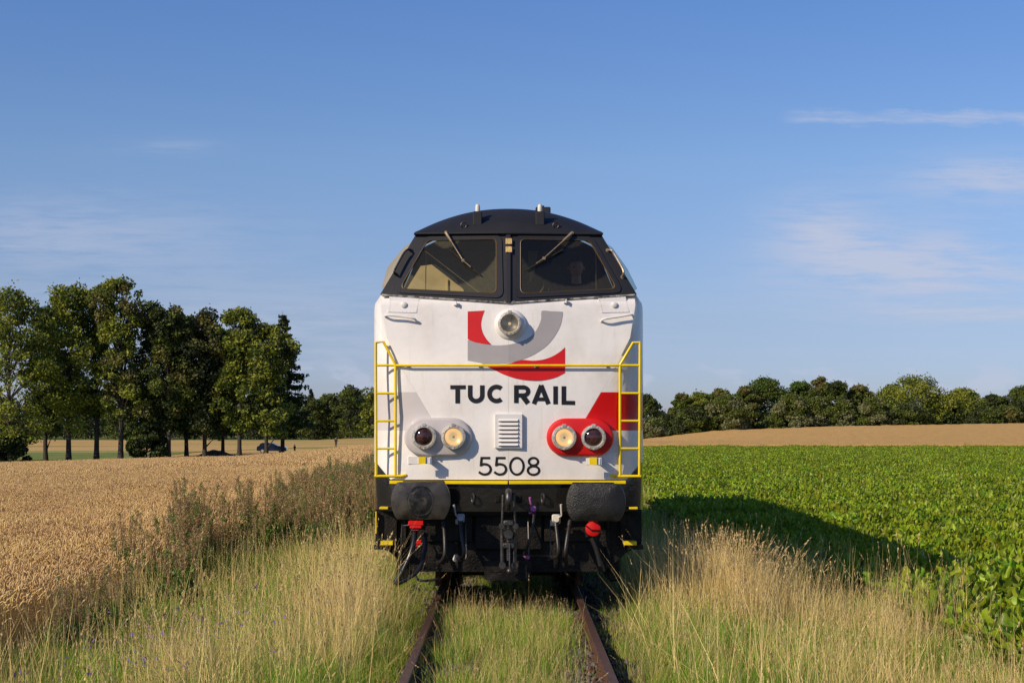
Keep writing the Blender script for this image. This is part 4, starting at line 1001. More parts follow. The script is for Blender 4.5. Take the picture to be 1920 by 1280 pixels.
# lamp irons with yellow tips under the housings
for x0, x1, ya, yb2, t0, t1 in ((776, 810, 856, 869, 785, 798), (1088, 1126, 857, 871, 1105, 1119)):
    a = S(x0, yb2, .0); b = S(x1, ya, .0); yS = min(a.y, b.y); mb = MB(); cz3 = (a.z+b.z)/2
    mb.box(((a.x+b.x)/2-.03, yS+.02, cz3), (b.x-a.x+.06, .03, b.z-a.z+.01), bev=.003); mb.box((b.x-.01, yS-.06, cz3), (.02, .16, b.z-a.z)); mb.box(((a.x+b.x)/2+.02, yS-.14, cz3), ((b.x-a.x)*.7, .015, (b.z-a.z)*.9), bev=.003)
    o = mb.build('lamp_iron', M_white, loco); t_a = W(t0, yb2, yS-.15); t_b = W(t1, ya, yS-.15)
    mb = MB(); mb.box(((t_a.x+t_b.x)/2, yS-.155, (t_a.z+t_b.z)/2), (t_b.x-t_a.x, .012, t_b.z-t_a.z)); mb.build('yellow_tip', M_yellow, o)

# lower front: headstock, apron, plough
mb = MB(); a = W(742, 966, D0+.1); b = W(1166, 909, D0+.1)
mb.box((0, D0+.13, (a.z+b.z)/2), (b.x-a.x, .10, b.z-a.z), bev=.006)
for px in (800, 853, 880, 1025, 1080): 
    for py in (915, 958): mb.lathe(W(px, py, D0+.08), [(.016, 0), (.015, -.012), (0, -.014)], 6)
mb.build('headstock', M_under, loco)
mb = MB(); out = [(-1.395, .93), (-1.395, .56), (-1.25, .49), (-1.01, .285), (1.01, .285), (1.25, .49), (1.395, .56), (1.395, .93)]
f_, k_ = [(x, D0+.24, z) for x, z in out], [(x, D0+.27, z) for x, z in out]; n = len(out)
mb.add(f_+k_, [tuple(range(n)), tuple(range(2*n-1, n-1, -1))]+[(i, (i+1) % n, n+(i+1) % n, n+i) for i in range(n)])
mb.box((-.62, D0+.22, .75), (.5, .05, .3), bev=.01); mb.box((.62, D0+.22, .75), (.5, .05, .3), bev=.01); mb.box((0, D0+.2, .72), (.7, .06, .4), bev=.01)
for x in (-1.1, -.55, .5, 1.05): mb.box((x, D0+.225, .62), (.05, .04, .6), bev=.006)
for x in np.linspace(-.9, .9, 11): mb.lathe((x, D0+.24, .33), [(.012, 0), (.011, -.01), (0, -.012)], 6)
mb.build('apron', M_under, loco)
# rear of the lower corner: side skirts with steps
for sx in (-1, 1):
    mb = MB(); mb.box((sx*1.39, D0+.75, .75), (.03, 1.0, .38), bev=.005); mb.box((sx*1.2, D0+.20, .74), (.05, .06, .38)); mb.box((sx*1.33, D0+.2, .55), (.16, .10, .05)); mb.build('side_skirt', M_under, loco)
    for (px, py, w_) in ((720.5, 951.5, .09), (726, 1017, .13)):
        p = W(px if sx < 0 else 1907-px, py, D0+.1); mb = MB(); mb.box(p, (w_, .16, .022 if w_ < .1 else .04), bev=.003); mb.build('step', M_yellow, loco)
mb = MB(); a = W(703.5, 980, D0+.1); mb.box((a.x, D0+.2, a.z), (.012, .04, .23)); mb.build('edge_marking', M_yellow, loco)
mb = MB(); pl = [(908, 1051), (996, 1051), (996, 1083), (992, 1087), (953, 1089), (912, 1087), (908, 1083)]; A = [W(x, y_, D0-.12+.0006*abs(x-953)) for x, y_ in pl]; Bq = [v+Vector((0, .03, 0)) for v in A]; n = len(pl)
mb.add(A+Bq, [tuple(range(n)), tuple(range(2*n-1, n-1, -1))]+[(i, (i+1) % n, n+(i+1) % n, n+i) for i in range(n)]); mb.box((0, D0+.05, .34), (.4, .3, .05)); mb.build('plough_plate', M_under, loco)
# buffers
def buffer(px, py, lab):
    c = W(px, py, 15.65); mb = MB(); mb.lathe(c, [(.12, .22), (.12, .5)], 20); mb.lathe(c, [(.18, .46), (.18, .52), (.12, .52)], 20); mb.box(c+Vector((0, .53, 0)), (.44, .05, .36), bev=.01)
    for q in ((-.18, -.14), (.18, -.14), (-.18, .14), (.18, .14)): mb.lathe(c+Vector((q[0], .5, q[1])), [(.02, 0), (.019, -.015), (0, -.018)], 6)
    o = mb.build('buffer', M_under, loco, smooth=35); o['label'] = lab
    mb = MB(); hz = .188; N = 48; prof = [(1.0, .045), (1.0, .012), (.985, .0), (.8, -.016), (.55, -.028), (.3, -.035), (.12, -.038)]; vs_ = []
    for s_, h in prof:
        for j in range(N):
            t = 2*math.pi*j/N; x, z = .300*math.cos(t), .300*math.sin(t); z = max(-hz, min(hz, z)); 
            rr = s_; nz = (.002 if px < 900 else .003)*mnoise.noise(Vector((x*s_*14+px, z*s_*14, 1)))
            vs_.append(c+Vector((x*rr, h+(nz if s_ < 1 else 0), z*rr)))
    vs_.append(c+Vector((0, -.030, 0))); L_ = len(prof)
    fs_ = [(i*N+j, i*N+(j+1) % N, (i+1)*N+(j+1) % N, (i+1)*N+j) for i in range(L_-1) for j in range(N)]+[((L_-1)*N+j, (L_-1)*N+(j+1) % N, L_*N) for j in range(N)]
    fs_.append(tuple(range(N-1, -1, -1))); mb.add(vs_, fs_); mb.build('buffer_head', M_buffer if px > 900 else mat('worn_buffer_steel', (.052, .044, .034), .36, col2=(.016, .014, .012), var=1, vscale=5, bump=.35, bscale=18, spec=.6), o, smooth=45)
    if px < 900:
        mb = MB(); mb.lathe(c+Vector((0, -.029, 0)), [(.155, .006), (.15, -.003), (.135, -.001), (.12, -.006), (.06, -.0085), (0, -.0095)], 40, sx=.9); mb.build('worn_oval', mat('polished_greasy_steel', (.05, .045, .04), .28, metal=.5, col2=(.015, .014, .013), var=1, vscale=14, bump=.6, bscale=40), o, smooth=50)
    mb = MB(); mb.lathe(c+Vector((0, -.034, 0)), [(.012, .0), (.010, .003), (0, .004)], 10); mb.build('centre_mark', M_text2, o)
buffer(789, 938.5, 'left hand buffer with a worn shiny oval face'); buffer(1117.5, 941.5, 'right hand buffer thick with black grease')
# coupling
DK = D0-.25
mb = MB(); mb.box((0, D0+.06, 1.12), (.10, .08, .16), bev=.01); hk = mb.build('coupling', M_under, loco)
for sx in (-1, 1): mb = MB(); mb.box(W(953+sx*20, 935, D0+.06), (.10, .06, .15), bev=.01); mb.box(W(953+sx*20, 935, D0+.02), (.06, .05, .08), bev=.01); mb.build('coupling_bracket', M_under, hk)
mb = MB(); mb.tube(cr([Vector((0, D0+.1, 1.12)), Vector((0, D0-.12, 1.12)), Vector((0, D0-.3, 1.15)), Vector((0, D0-.36, 1.07)), Vector((0, D0-.3, .98)), Vector((0, D0-.2, 1.0))], 5), [.04]*8+[.035]*10+[.026]*8, 10); mb.build('hook', M_dsteel, hk, smooth=50)
for sx in (-1, 1):
    x = sx*.055; mb = MB(); mb.tube([(x, DK, 1.12), (x*1.2, DK-.02, .85), (x*1.3, DK, .62)], [.014, .012, .016], 8); mb.lathe((x*1.3, DK-.02, .80), [(0, -.02), (.03, -.02), (.03, .03)], 12); mb.tube([(x*1.2, DK, .7), (x*1.15, DK, .42)], .023, 10); mb.lathe((x*1.15, DK-.03, .40), [(0, -.01), (.035, -.01), (.035, .06)], 14)
    mb.build('link', M_dsteel, hk, smooth=45)
mb = MB(); mb.tube([(0, DK-.02, .86), (0, DK-.02, .45)], .02, 10); 
for z in np.arange(.48, .84, .022): mb.lathe((0, DK-.02, z), [(.02, 0), (.027, .006), (.02, .012)], 10, 'Z')
mb.box((0, DK-.02, .83), (.11, .06, .06), bev=.012); mb.box((0, DK-.02, .60), (.13, .07, .06), bev=.012); mb.lathe((0, DK-.05, .72), [(0, -.03), (.045, -.03), (.05, 0), (.045, .05)], 14); mb.build('screw', M_dsteel, hk, smooth=45)
mb = MB(); mb.tube([(.01, DK-.06, .62), (.012, DK-.08, .36)], .009, 8); c = Vector((.012, DK-.08, .345)); mb.lathe(c, [(0, -.034), (.02, -.028), (.032, -.01), (.034, .0), (.032, .012), (.02, .028), (0, .034)], 14, 'Z'); mb.build('weighted_lever', M_dsteel, hk, smooth=60)
for px in (887, 1018):
    mb = MB(); p = W(px, 934, D0+.02); mb.box(p+Vector((-.07*(1 if px > 953 else -1)*1, .06, .02)), (.12, .04, .13), bev=.008); mb.tube([p+Vector((.012*math.cos(a), -.03-.03*math.cos(a), .05*math.sin(a))) for a in np.linspace(0, 2*math.pi, 14)], .013, 7); mb.build('shackle', M_dsteel, loco, smooth=45)
# brake hoses
def hose(pts, r, vpx, vm, hand, name='brake_hose', cock=(.08, .09)):
    P_ = cr([W(x, y_, D0+d) for x, y_, d in pts], 6); mb = MB(); mb.tube(P_, r, 10); n = len(P_)
    e = P_[-1]; mb.tube([P_[-3], e], r*1.35, 10); mb.tube([P_[0]+Vector((0, 0, .01)), P_[2]], r*1.25, 10); o = mb.build(name, M_rubber, loco, smooth=50)
    if vpx:
        p = W(vpx[0], vpx[1], D0+pts[0][2]); mb = MB(); mb.box(p+Vector((0, .03, 0)), (cock[0], .05, cock[1]), bev=.012); mb.box(p+Vector((-.02, .05, -.04)), (cock[0]*.9, .04, cock[1]*.6), bev=.006); mb.tube([p+Vector((0, .02, -.02)), p+Vector((0, -.04, .0))], .028, 10)
        h0, h1 = W(*hand[0], D0+pts[0][2]-.03), W(*hand[1], D0+pts[0][2]-.05); mb.tube([p, h0, h1], [.012, .009, .013], 8); mb.build('stopcock', vm, o, smooth=40)
    return o
M_pgrey = mat('pale_blue_grey_paint', (.34, .38, .42), .5); M_dirtyw = mat('dirty_white_paint', (.62, .58, .50), .5, var=.2, vscale=20)
hose([(863, 977, -.02), (866, 1005, -.1), (870, 1030, -.14), (868, 1044, -.12), (860, 1047, -.02)], .021, (864, 971), M_pgrey, ((855, 966), (851, 946)))
hose([(1042, 978, -.02), (1045, 1005, -.1), (1047, 1030, -.14), (1045, 1042, -.1), (1037, 1044, -.02)], .021, (1043, 973), M_dirtyw, ((1053, 966), (1052, 945)), cock=(.09, .1))
hose([(1002, 960, 0), (999, 985, -.1), (992, 1015, -.14), (984, 1040, -.1)], .016, (1000, 953), M_pink, ((996, 948), (993.5, 932)), cock=(.07, .055))
hose([(832, 980, .02), (834, 1010, -.08), (834, 1038, -.12), (829, 1050, -.08), (822, 1055, .0)], .021, None, None, None)
hose([(1069, 977, .02), (1064, 1005, -.08), (1060, 1035, -.12), (1059, 1050, -.04)], .021, None, None, None)
mb = MB(); mb.box(W(987, 1043, D0-.02), (.07, .04, .035), Matrix.Rotation(.4, 3, 'Y'), bev=.008); mb.build('hose_end', M_pink, loco)
mb = MB(); mb.box(W(855, 1046, D0+.0), (.06, .05, .07), Matrix.Rotation(.4, 3, 'Y'), bev=.015); mb.build('hose_end', M_dirtyw, loco)
for px in (873, 1031, 990):
    mb = MB(); mb.tube(cr([W(px, 965, D0+.14), W(px+1, 1010, D0+.05), W(px+1, 1045, D0+.02), W(px-6, 1049, D0-.02)], 4), .007, 6); mb.build('hose_holder', M_dsteel, loco)
# jumper cables with red sockets, left and right
mb = MB(); mb.box(W(780.5, 980, D0-.02), (.16, .12, .05), bev=.008); mb.box(W(780, 987, D0-.03), (.125, .10, .035), bev=.008); mb.box(W(779, 991, D0-.03), (.06, .06, .03)); mb.build('jumper_socket', M_red, loco)
mb = MB(); mb.box(W(784.5, 1016, D0+.06), (.075, .06, .05), bev=.008); mb.box(W(782, 1022, D0+.05), (.02, .03, .02)); mb.build('jumper_socket', M_red, loco)
c = W(1112, 991, D0-.02); mb = MB(); mb.lathe(c, [(.08, .05), (.082, 0), (.075, -.02), (.05, -.028), (0, -.03)], 26); mb.box(c+Vector((0, 0, .07)), (.09, .04, .03)); sc_ = mb.build('jumper_socket', M_red, loco, smooth=40)
mb = MB(); mb.tube([c+Vector((-.075, -.03, .035)), c+Vector((-.02, -.04, -.01)), c+Vector((.078, -.035, -.012))], .008, 6); mb.build('strap', M_text2, sc_)
for pts, r in (([(778, 994, -.02), (776, 1015, -.1), (768, 1042, -.16), (755, 1070, -.18), (741, 1092, -.18)], .026), ([(797, 1000, .08), (797, 1030, .0), (786, 1065, -.12), (765, 1084, -.17), (744, 1094, -.18)], .022)):
    mb = MB(); P_ = cr([W(x, y_, D0+d) for x, y_, d in pts], 6); mb.tube(P_, r, 10); mb.tube([P_[0], P_[1]], r*1.4, 10); mb.tube([P_[-2], P_[-1]+(P_[-1]-P_[-2])*.6], r*1.25, 10); mb.build('jumper_cable', mat('black_cable', (.012, .012, .014), .28), loco, smooth=50)
mb = MB(); mb.tube(cr([W(754, 983, D0), W(753, 1000, D0-.04), W(752, 1040, D0-.06), W(752, 1075, D0-.1)], 4), .008, 6); mb.tube(cr([W(757, 985, D0-.03), W(770, 984, D0-.06), W(792, 984, D0-.04), W(815, 980, D0)], 4), .009, 6); mb.build('thin_cable', M_rubber, loco)
mb = MB(); mb.tube(cr([W(1109, 1008, D0+.12), W(1118, 1030, D0+.12), W(1126, 1060, D0+.12)], 5), .025, 8); mb.build('jumper_cable', M_rubber, loco, smooth=50)
mb = MB(); mb.tube(cr([W(779, 1078, D0+.1), W(784, 1086, D0+.05), W(800, 1088, D0+.05), W(825, 1084, D0+.1)], 4), .014, 8); mb.build('sand_pipe', M_dsteel, loco)
# bogies and wheels
def wheel(x, y):
    mb = MB(); s_ = 1 if x > 0 else -1
    mb.lathe((x, y, .5), [(0, .07*s_), (.12, .07*s_), (.14, .03*s_), (.40, .02*s_), (.44, .065*s_), (.5, .065*s_), (.505, -.05*s_), (.53, -.065*s_), (.53, -.08*s_), (.12, -.08*s_), (0, -.08*s_)], 36, 'X'); mb.build('wheel', M_rust, loco, smooth=30)
for yb0 in (D0+3.9, D0+15.2):
    for dy in (-1.9, 0, 1.9):
        for sx in (-1, 1): wheel(sx*.76, yb0+dy)
        mb = MB(); mb.tube([(-.8, yb0+dy, .5), (.8, yb0+dy, .5)], .09, 12); mb.build('axle', M_under, loco)
    mb = MB()
    for sx in (-1, 1):
        mb.box((sx*1.05, yb0, .62), (.1, 5.2, .22), bev=.02)
        for dy in (-1.9, 0, 1.9): mb.box((sx*1.1, yb0+dy, .5), (.14, .32, .36), bev=.03)
    mb.build('bogie_frame', M_under, loco)
mb = MB(); mb.box((0, D0+9.5, .62), (2.5, 4.2, .66), bev=.06); mb.box((0, D0+10, .88), (2.3, 18.6, .12)); mb.build('fuel_tank', M_under, loco)
mb = MB()
for sx in (-1, 1):
    for k in range(6): mb.box((sx*1.442, D0+5+k*1.9, 2.65), (.012, 1.2, .5))
mb.build('side_grilles', M_grey, loco)
for sx in (-1, 1):
    mb = MB(); mb.box((sx*1.12, D0+1.3, .42), (.14, 1.9, .5), bev=.02); mb.build('side_sun_blocker', M_under, loco)  # plain side boxes added to block low sun from passing under the locomotive
mb = MB(); mb.box((0, D0+1.9, .42), (1.1, 2.6, .42), bev=.03); mb.build('centre_sun_blocker', M_under, loco)  # plain box added between the rails to keep the grass beneath in shade
# guard irons in front of the wheels
for sx in (-1, 1):
    mb = MB(); mb.tube(cr([Vector((sx*.76, D0+.9, .6)), Vector((sx*.76, D0+.75, .3)), Vector((sx*.76, D0+.7, .09))], 4), .035, 6); mb.build('guard_iron', M_rust, loco)

# ------------------------------------------------------------------ people
def person(loc, label, joints, edges, rads, parts, group=None):
    e = empty('person', loc, label, 'person', group)
    me = bpy.data.meshes.new('body'); me.from_pydata([Vector(j) for j in joints], edges, []); o = bpy.data.objects.new('body', me); COL.objects.link(o); o.parent = e
    me.materials.append(M_shirt)
    md = o.modifiers.new('skin', 'SKIN'); md.use_smooth_shade = True
    for i, r in enumerate(rads): me.skin_vertices[0].data[i].radius = r if isinstance(r, tuple) else (r, r)
    me.skin_vertices[0].data[0].use_root = True
    ss = o.modifiers.new('sub', 'SUBSURF'); ss.levels = 2; ss.render_levels = 2
    me.materials.append(M_shirt)
    ORG[o.name] = Vector(loc)
    return e
def head(e, c, s=1.0, turn=0):
    """ovoid head with jaw, nose, eyes, ears and hair"""
    org = ORG[e.name]; c = Vector(c)+org; mb = MB(); nu, nv = 20, 14; V = []
    for i in range(nv+1):
        ph = math.pi*i/nv; z = math.cos(ph); r = math.sin(ph)
        for j in range(nu):
            t = 2*math.pi*j/nu; x, y = r*math.cos(t), r*math.sin(t)
            k = 1-.22*max(0, -z)**1.3
            nose = .20*math.exp(-((x/.14)**2))*math.exp(-(((z+.12)/.20)**2)) if y < 0 else 0
            brow = .03*math.exp(-(((z-.18)/.12)**2)) if y < 0 else 0; eye = -.05*math.exp(-(((abs(x)-.33)/.16)**2)-(((z-.02)/.1)**2)) if y < 0 else 0
            mouth = .03*math.exp(-((x/.28)**2)-(((z+.5)/.08)**2)) if y < 0 else 0
            V.append(c+Vector((x*.078*k, (y*.098*k-(nose+brow+eye+mouth)*.1), z*.118))*s-(c*(s-1) if False else Vector((0, 0, 0)))+(c-c))
    V = [c+(v-c) for v in V]
    mb.add(V, [(i*nu+j, i*nu+(j+1) % nu, (i+1)*nu+(j+1) % nu, (i+1)*nu+j) for i in range(nv) for j in range(nu)])
    for q in (-1, 1): mb.lathe(c+Vector((q*.078, .01, -.005)), [(0, -.018), (.02, -.012), (.022, .008), (0, .014)], 8)
    mb.tube([c+Vector((0, .01, -.19)), c+Vector((0, .005, -.06))], [.058, .05], 12)
    h = mb.build('head', M_skin, e, smooth=80)
    mb = MB(); V = []; nv2 = 8
    for i in range(nv2+1):
        ph = math.pi*.56*i/nv2
        for j in range(nu):
            t = 2*math.pi*j/nu; y = math.sin(ph)*math.sin(t); z = math.cos(ph)
            if y < -.1: z = max(z, .52)
            V.append(c+Vector((math.sin(ph)*math.cos(t)*.083, y*.103+.004, z*.124)))
    mb.add(V, [(i*nu+j, i*nu+(j+1) % nu, (i+1)*nu+(j+1) % nu, (i+1)*nu+j) for i in range(nv2) for j in range(nu)]); mb.build('hair', M_hair, h, smooth=80)
    for q in (-1, 1):
        mb = MB(); mb.lathe(c+Vector((q*.028, -.086, .0)), [(.009, .004), (.008, -.002), (0, -.005)], 10); mb.build('eye', M_text2, h, smooth=60)
# the driver, seated, forearms on the desk
j = [(0, 0, 0), (0, -.02, .22), (0, 0, .44), (0, 0, .50), (.19, 0, .44), (.25, -.14, .2), (.16, -.38, .14), (-.19, 0, .44), (-.26, -.14, .2), (-.18, -.38, .14), (.1, -.2, -.02), (.12, -.45, -.03), (.12, -.48, -.38), (-.1, -.2, -.02), (-.12, -.45, -.03), (-.12, -.48, -.38)]
ed = [(0, 1), (1, 2), (2, 3), (2, 4), (4, 5), (5, 6), (2, 7), (7, 8), (8, 9), (0, 10), (10, 11), (11, 12), (0, 13), (13, 14), (14, 15)]
rd = [(.15, .12), (.15, .11), (.13, .10), (.06, .06), .07, .048, .032, .07, .048, .032, .09, .07, .05, .09, .07, .05]
dr = person((.76, D0+1.32, 2.90), 'driver in a dark round necked shirt sitting behind the right windscreen of the locomotive', j, ed, rd, None)
head(dr, (0, -.03, .69))
mbh = MB()
for q in (-1, 1):
    hb = Vector((.76+q*.16, D0+1.32-.38, 3.04)); mbh.box(hb+Vector((0, -.05, 0)), (.075, .09, .03), bev=.01)
    for f in range(4): mbh.tube([hb+Vector((-.028+f*.019, -.09, .003)), hb+Vector((-.028+f*.019, -.13, .0)), hb+Vector((-.028+f*.019, -.155+.006*abs(f-1.5), -.02))], [.0085, .008, .006], 6)
    mbh.tube([hb+Vector((-q*.035, -.03, 0)), hb+Vector((-q*.055, -.07, -.01))], [.011, .008], 6)
mbh.build('hands', M_skin, dr, smooth=60)
# standing figure far off in the stubble, and one by the car
def standing(px, D, h, label, arms=1):
    x = (px-953.5)*D/F; z = float(gz(x, D))+.05; s_ = h/1.75
    j = [(0, 0, .95), (0, 0, 1.2), (0, 0, 1.43), (0, 0, 1.52), (.18, 0, 1.42), (.22, -.08, 1.15), (.10, -.32, 1.2), (-.18, 0, 1.42), (-.23, .0, 1.14), (-.12, -.28, 1.2), (.1, 0, .85), (.11, -.02, .48), (.11, .02, .08), (.11, -.14, .04), (-.1, 0, .85), (-.11, .02, .48), (-.12, .06, .08), (-.12, -.1, .04)]
    if arms == 1: j[6] = (.36, -.12, 1.27); j[5] = (.26, -.04, 1.12)
    ed = [(0, 1), (1, 2), (2, 3), (2, 4), (4, 5), (5, 6), (2, 7), (7, 8), (8, 9), (0, 10), (10, 11), (11, 12), (12, 13), (0, 14), (14, 15), (15, 16), (16, 17)]
    rd = [(.15, .11), (.15, .11), (.14, .1), (.06, .06), .07, .05, .035, .07, .05, .035, .09, .065, .045, .04, .09, .065, .045, .04]
    e = person((x, D, z), label, [(a*s_, b*s_, c_*s_) for a, b, c_ in j], ed, [tuple(q*s_ for q in (r if isinstance(r, tuple) else (r, r))) for r in rd], None)
    head(e, (0, -.01, 1.65*s_), 1)
    mb = MB(); c_ = Vector((x, D, z))+Vector(j[6])*s_
    for f in range(4): mb.tube([c_+Vector((.01*f-.015, 0, 0)), c_+Vector((.01*f-.015+.02, -.05, .03)), c_+Vector((.01*f+.02, -.06, .0))], .008, 5)
    mb.build('hand', M_skin, e)
    return e
standing(630, 262, 1.78, 'distant dark figure standing in the stubble with one forearm raised')
standing(552.5, 216, 1.25, 'small dark stocky figure standing in the shade right of the parked car', 0)

# ------------------------------------------------------------------ car behind the last tree
def car(px0, px1, D):
    xc = ((px0+px1)/2-953.5)*D/F; L = (px1-px0)*D/F; z0 = float(gz(xc, D))+.03; s_ = L/4.4
    e = empty('parked_car', (xc, D, z0), 'dark blue hatchback parked in the shade behind the last tree of the row', 'car')
    paint = mat('dark_blue_car_paint', (.006, .011, .04), .25, coat=1, spec=.6); gl = mat('car_window_glass', (.015, .018, .022), .05, spec=.8); ty = mat('tyre', (.015, .015, .015), .8)
    pr = [(-2.18, .35), (-2.2, .75), (-2.1, 1.0), (-1.85, 1.1), (-1.7, 1.38), (-1.45, 1.5), (-.6, 1.54), (.1, 1.48), (.75, 1.12), (1.6, 1.0), (2.05, .85), (2.18, .6), (2.15, .32)]
    mb = MB(); n = len(pr); vs_ = []
    for w_, k in ((-.9, 0), (-.78, 1), (.78, 1), (.9, 0)):
        vs_ += [(xc+x*s_, D+(w_*(.82 if z > 1.15 and k == 0 else 1))*s_, z0+z*s_) for x, z in pr]
    mb.add(vs_, [(i*n+j_, i*n+(j_+1) % n, (i+1)*n+(j_+1) % n, (i+1)*n+j_) for i in range(3) for j_ in range(n)]+[tuple(range(n-1, -1, -1)), tuple(3*n+j_ for j_ in range(n))])
    mb.build('body', paint, e, smooth=35)
    for w_ in ([(-1.68, 1.12), (-1.55, 1.38), (-.95, 1.42), (-.95, 1.12)], [(-.88, 1.12), (-.88, 1.42), (-.15, 1.40), (-.1, 1.12)], [(-.02, 1.12), (-.05, 1.38), (.12, 1.36), (.58, 1.12)]):
        mb = MB()
        for sy in (-1, 1):
            a = [(xc+x*s_, D+sy*(.905-.16*(z > 1.15))*s_, z0+z*s_) for x, z in w_]; mb.add(a, [(0, 1, 2, 3)])
        mb.build('side_window', gl, e)
    mb = MB(); mb.add([(xc+x*s_, D+y_*s_, z0+(z+.012)*s_) for x, z, y_ in ((.12, 1.475, -.66), (.12, 1.475, .66), (.73, 1.135, .7), (.73, 1.135, -.7))], [(0, 1, 2, 3)]); mb.build('windscreen', gl, e)
    for wx in (-1.35, 1.35):
        for sy in (-1, 1):
            mb = MB(); mb.lathe((xc+wx*s_, D+sy*.84*s_, z0+.33*s_), [(0, -.1), (.3*s_, -.1), (.33*s_, -.08), (.33*s_, .08), (.3*s_, .1), (0, .1)], 20); wl = mb.build('wheel', ty, e, smooth=30)
            mb = MB(); mb.lathe((xc+wx*s_, D+sy*.84*s_, z0+.33*s_), [(0, sy*.105), (.2*s_, sy*.105), (.21*s_, sy*.09)], 16); mb.build('rim', M_steel, wl)
    mb = MB(); mb.box((xc+2.1*s_, D-.6*s_, z0+.72*s_), (.12, .3, .12)); mb.build('headlight', M_clear, e)
    mb = MB(); mb.box((xc-2.12*s_, D-.7*s_, z0+.85*s_), (.1, .25, .2)); mb.build('tail_light', mat('tail_red', (.2, .01, .01), .3), e)
    mb = MB(); mb.box((xc+.45*s_, D-1.0*s_, z0+1.1*s_), (.12, .2, .12), bev=.02); mb.build('mirror', paint, e)
car(483, 539, 222)
# earth mound by the verge
x0 = (402-953.5)*205/F; n = 40; mb = MB(); V = []
for i in range(9):
    for j in range(n):
        t = 2*math.pi*j/n; r = 1-i/8; nn = mnoise.noise(Vector((math.cos(t)*r*4, math.sin(t)*r*4, 1)))
        V.append((x0+math.cos(t)*r*2.6, 206+math.sin(t)*r*1.3, float(gz(x0, 205))+(1-r**1.6)*.85+nn*.25*(1-r)))
mb.add(V, [(i*n+j, i*n+(j+1) % n, (i+1)*n+(j+1) % n, (i+1)*n+j) for i in range(8) for j in range(n)]); o = mb.build('earth_mound', mat('bare_earth', (.10, .065, .045), .95, var=.4, vscale=2, bump=1, bscale=8), None)
tag(o, 'heap of dark bare earth on the verge between the tree trunks', 'earth mound')
# hunting stand against the far wood
D = 430; x0 = (385-953.5)*D/F; z0 = float(gz(x0, D)); e = empty('hunting_stand', (x0, D, z0), 'small wooden hunting stand on legs against the dark wood', 'hunting stand')
Mw = mat('stand_wood', (.22, .12, .07), .8); 
for sx in (-1, 1):
    for sy in (-1, 1): mb = MB(); mb.tube([(x0+sx*1.0, D+sy*.8, z0), (x0+sx*.6, D+sy*.6, z0+2.2)], .09, 5); mb.build('leg', Mw, e)
mb = MB(); mb.box((x0, D, z0+2.8), (1.4, 1.4, 1.2)); mb.build('cabin', Mw, e); mb = MB(); mb.box((x0, D, z0+3.45), (1.7, 1.8, .12)); mb.build('roof', M_under, e)
mb = MB(); mb.box((x0, D-.71, z0+3.0), (.9, .03, .35)); mb.build('window', M_text2, e)

# ------------------------------------------------------------------ trees
def leafmat(name, a, tr=.25): return mat(name, a, .6, island=.55, transl=tr, spec=.25)
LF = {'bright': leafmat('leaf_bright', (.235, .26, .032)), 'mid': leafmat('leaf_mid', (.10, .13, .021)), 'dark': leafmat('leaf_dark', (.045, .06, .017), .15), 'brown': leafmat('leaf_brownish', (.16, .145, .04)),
      'grey': leafmat('leaf_grey_green', (.20, .21, .09)), 'needle': leafmat('needle_dark', (.03, .042, .016), .1), 'rich': leafmat('leaf_rich', (.075, .13, .022))}
M_bark = mat('bark', (.055, .042, .032), .9, var=.4, vscale=3, bump=1, bscale=8)
def quads(C, size, r, flat=.0, droop=0.0):
    n = len(C); a = r.normal(0, 1, (n, 3)); a /= np.linalg.norm(a, axis=1)[:, None]; b = r.normal(0, 1, (n, 3)); b -= a*(a*b).sum(1)[:, None]; b /= np.linalg.norm(b, axis=1)[:, None]
    s = size*r.uniform(.6, 1.3, n)[:, None]
    return np.stack([C-a*s, C-b*s*.6, C+a*s, C+b*s*.6], 1).reshape(-1, 3), (np.arange(n)*4)[:, None]+np.array([[0, 1, 2, 3]])
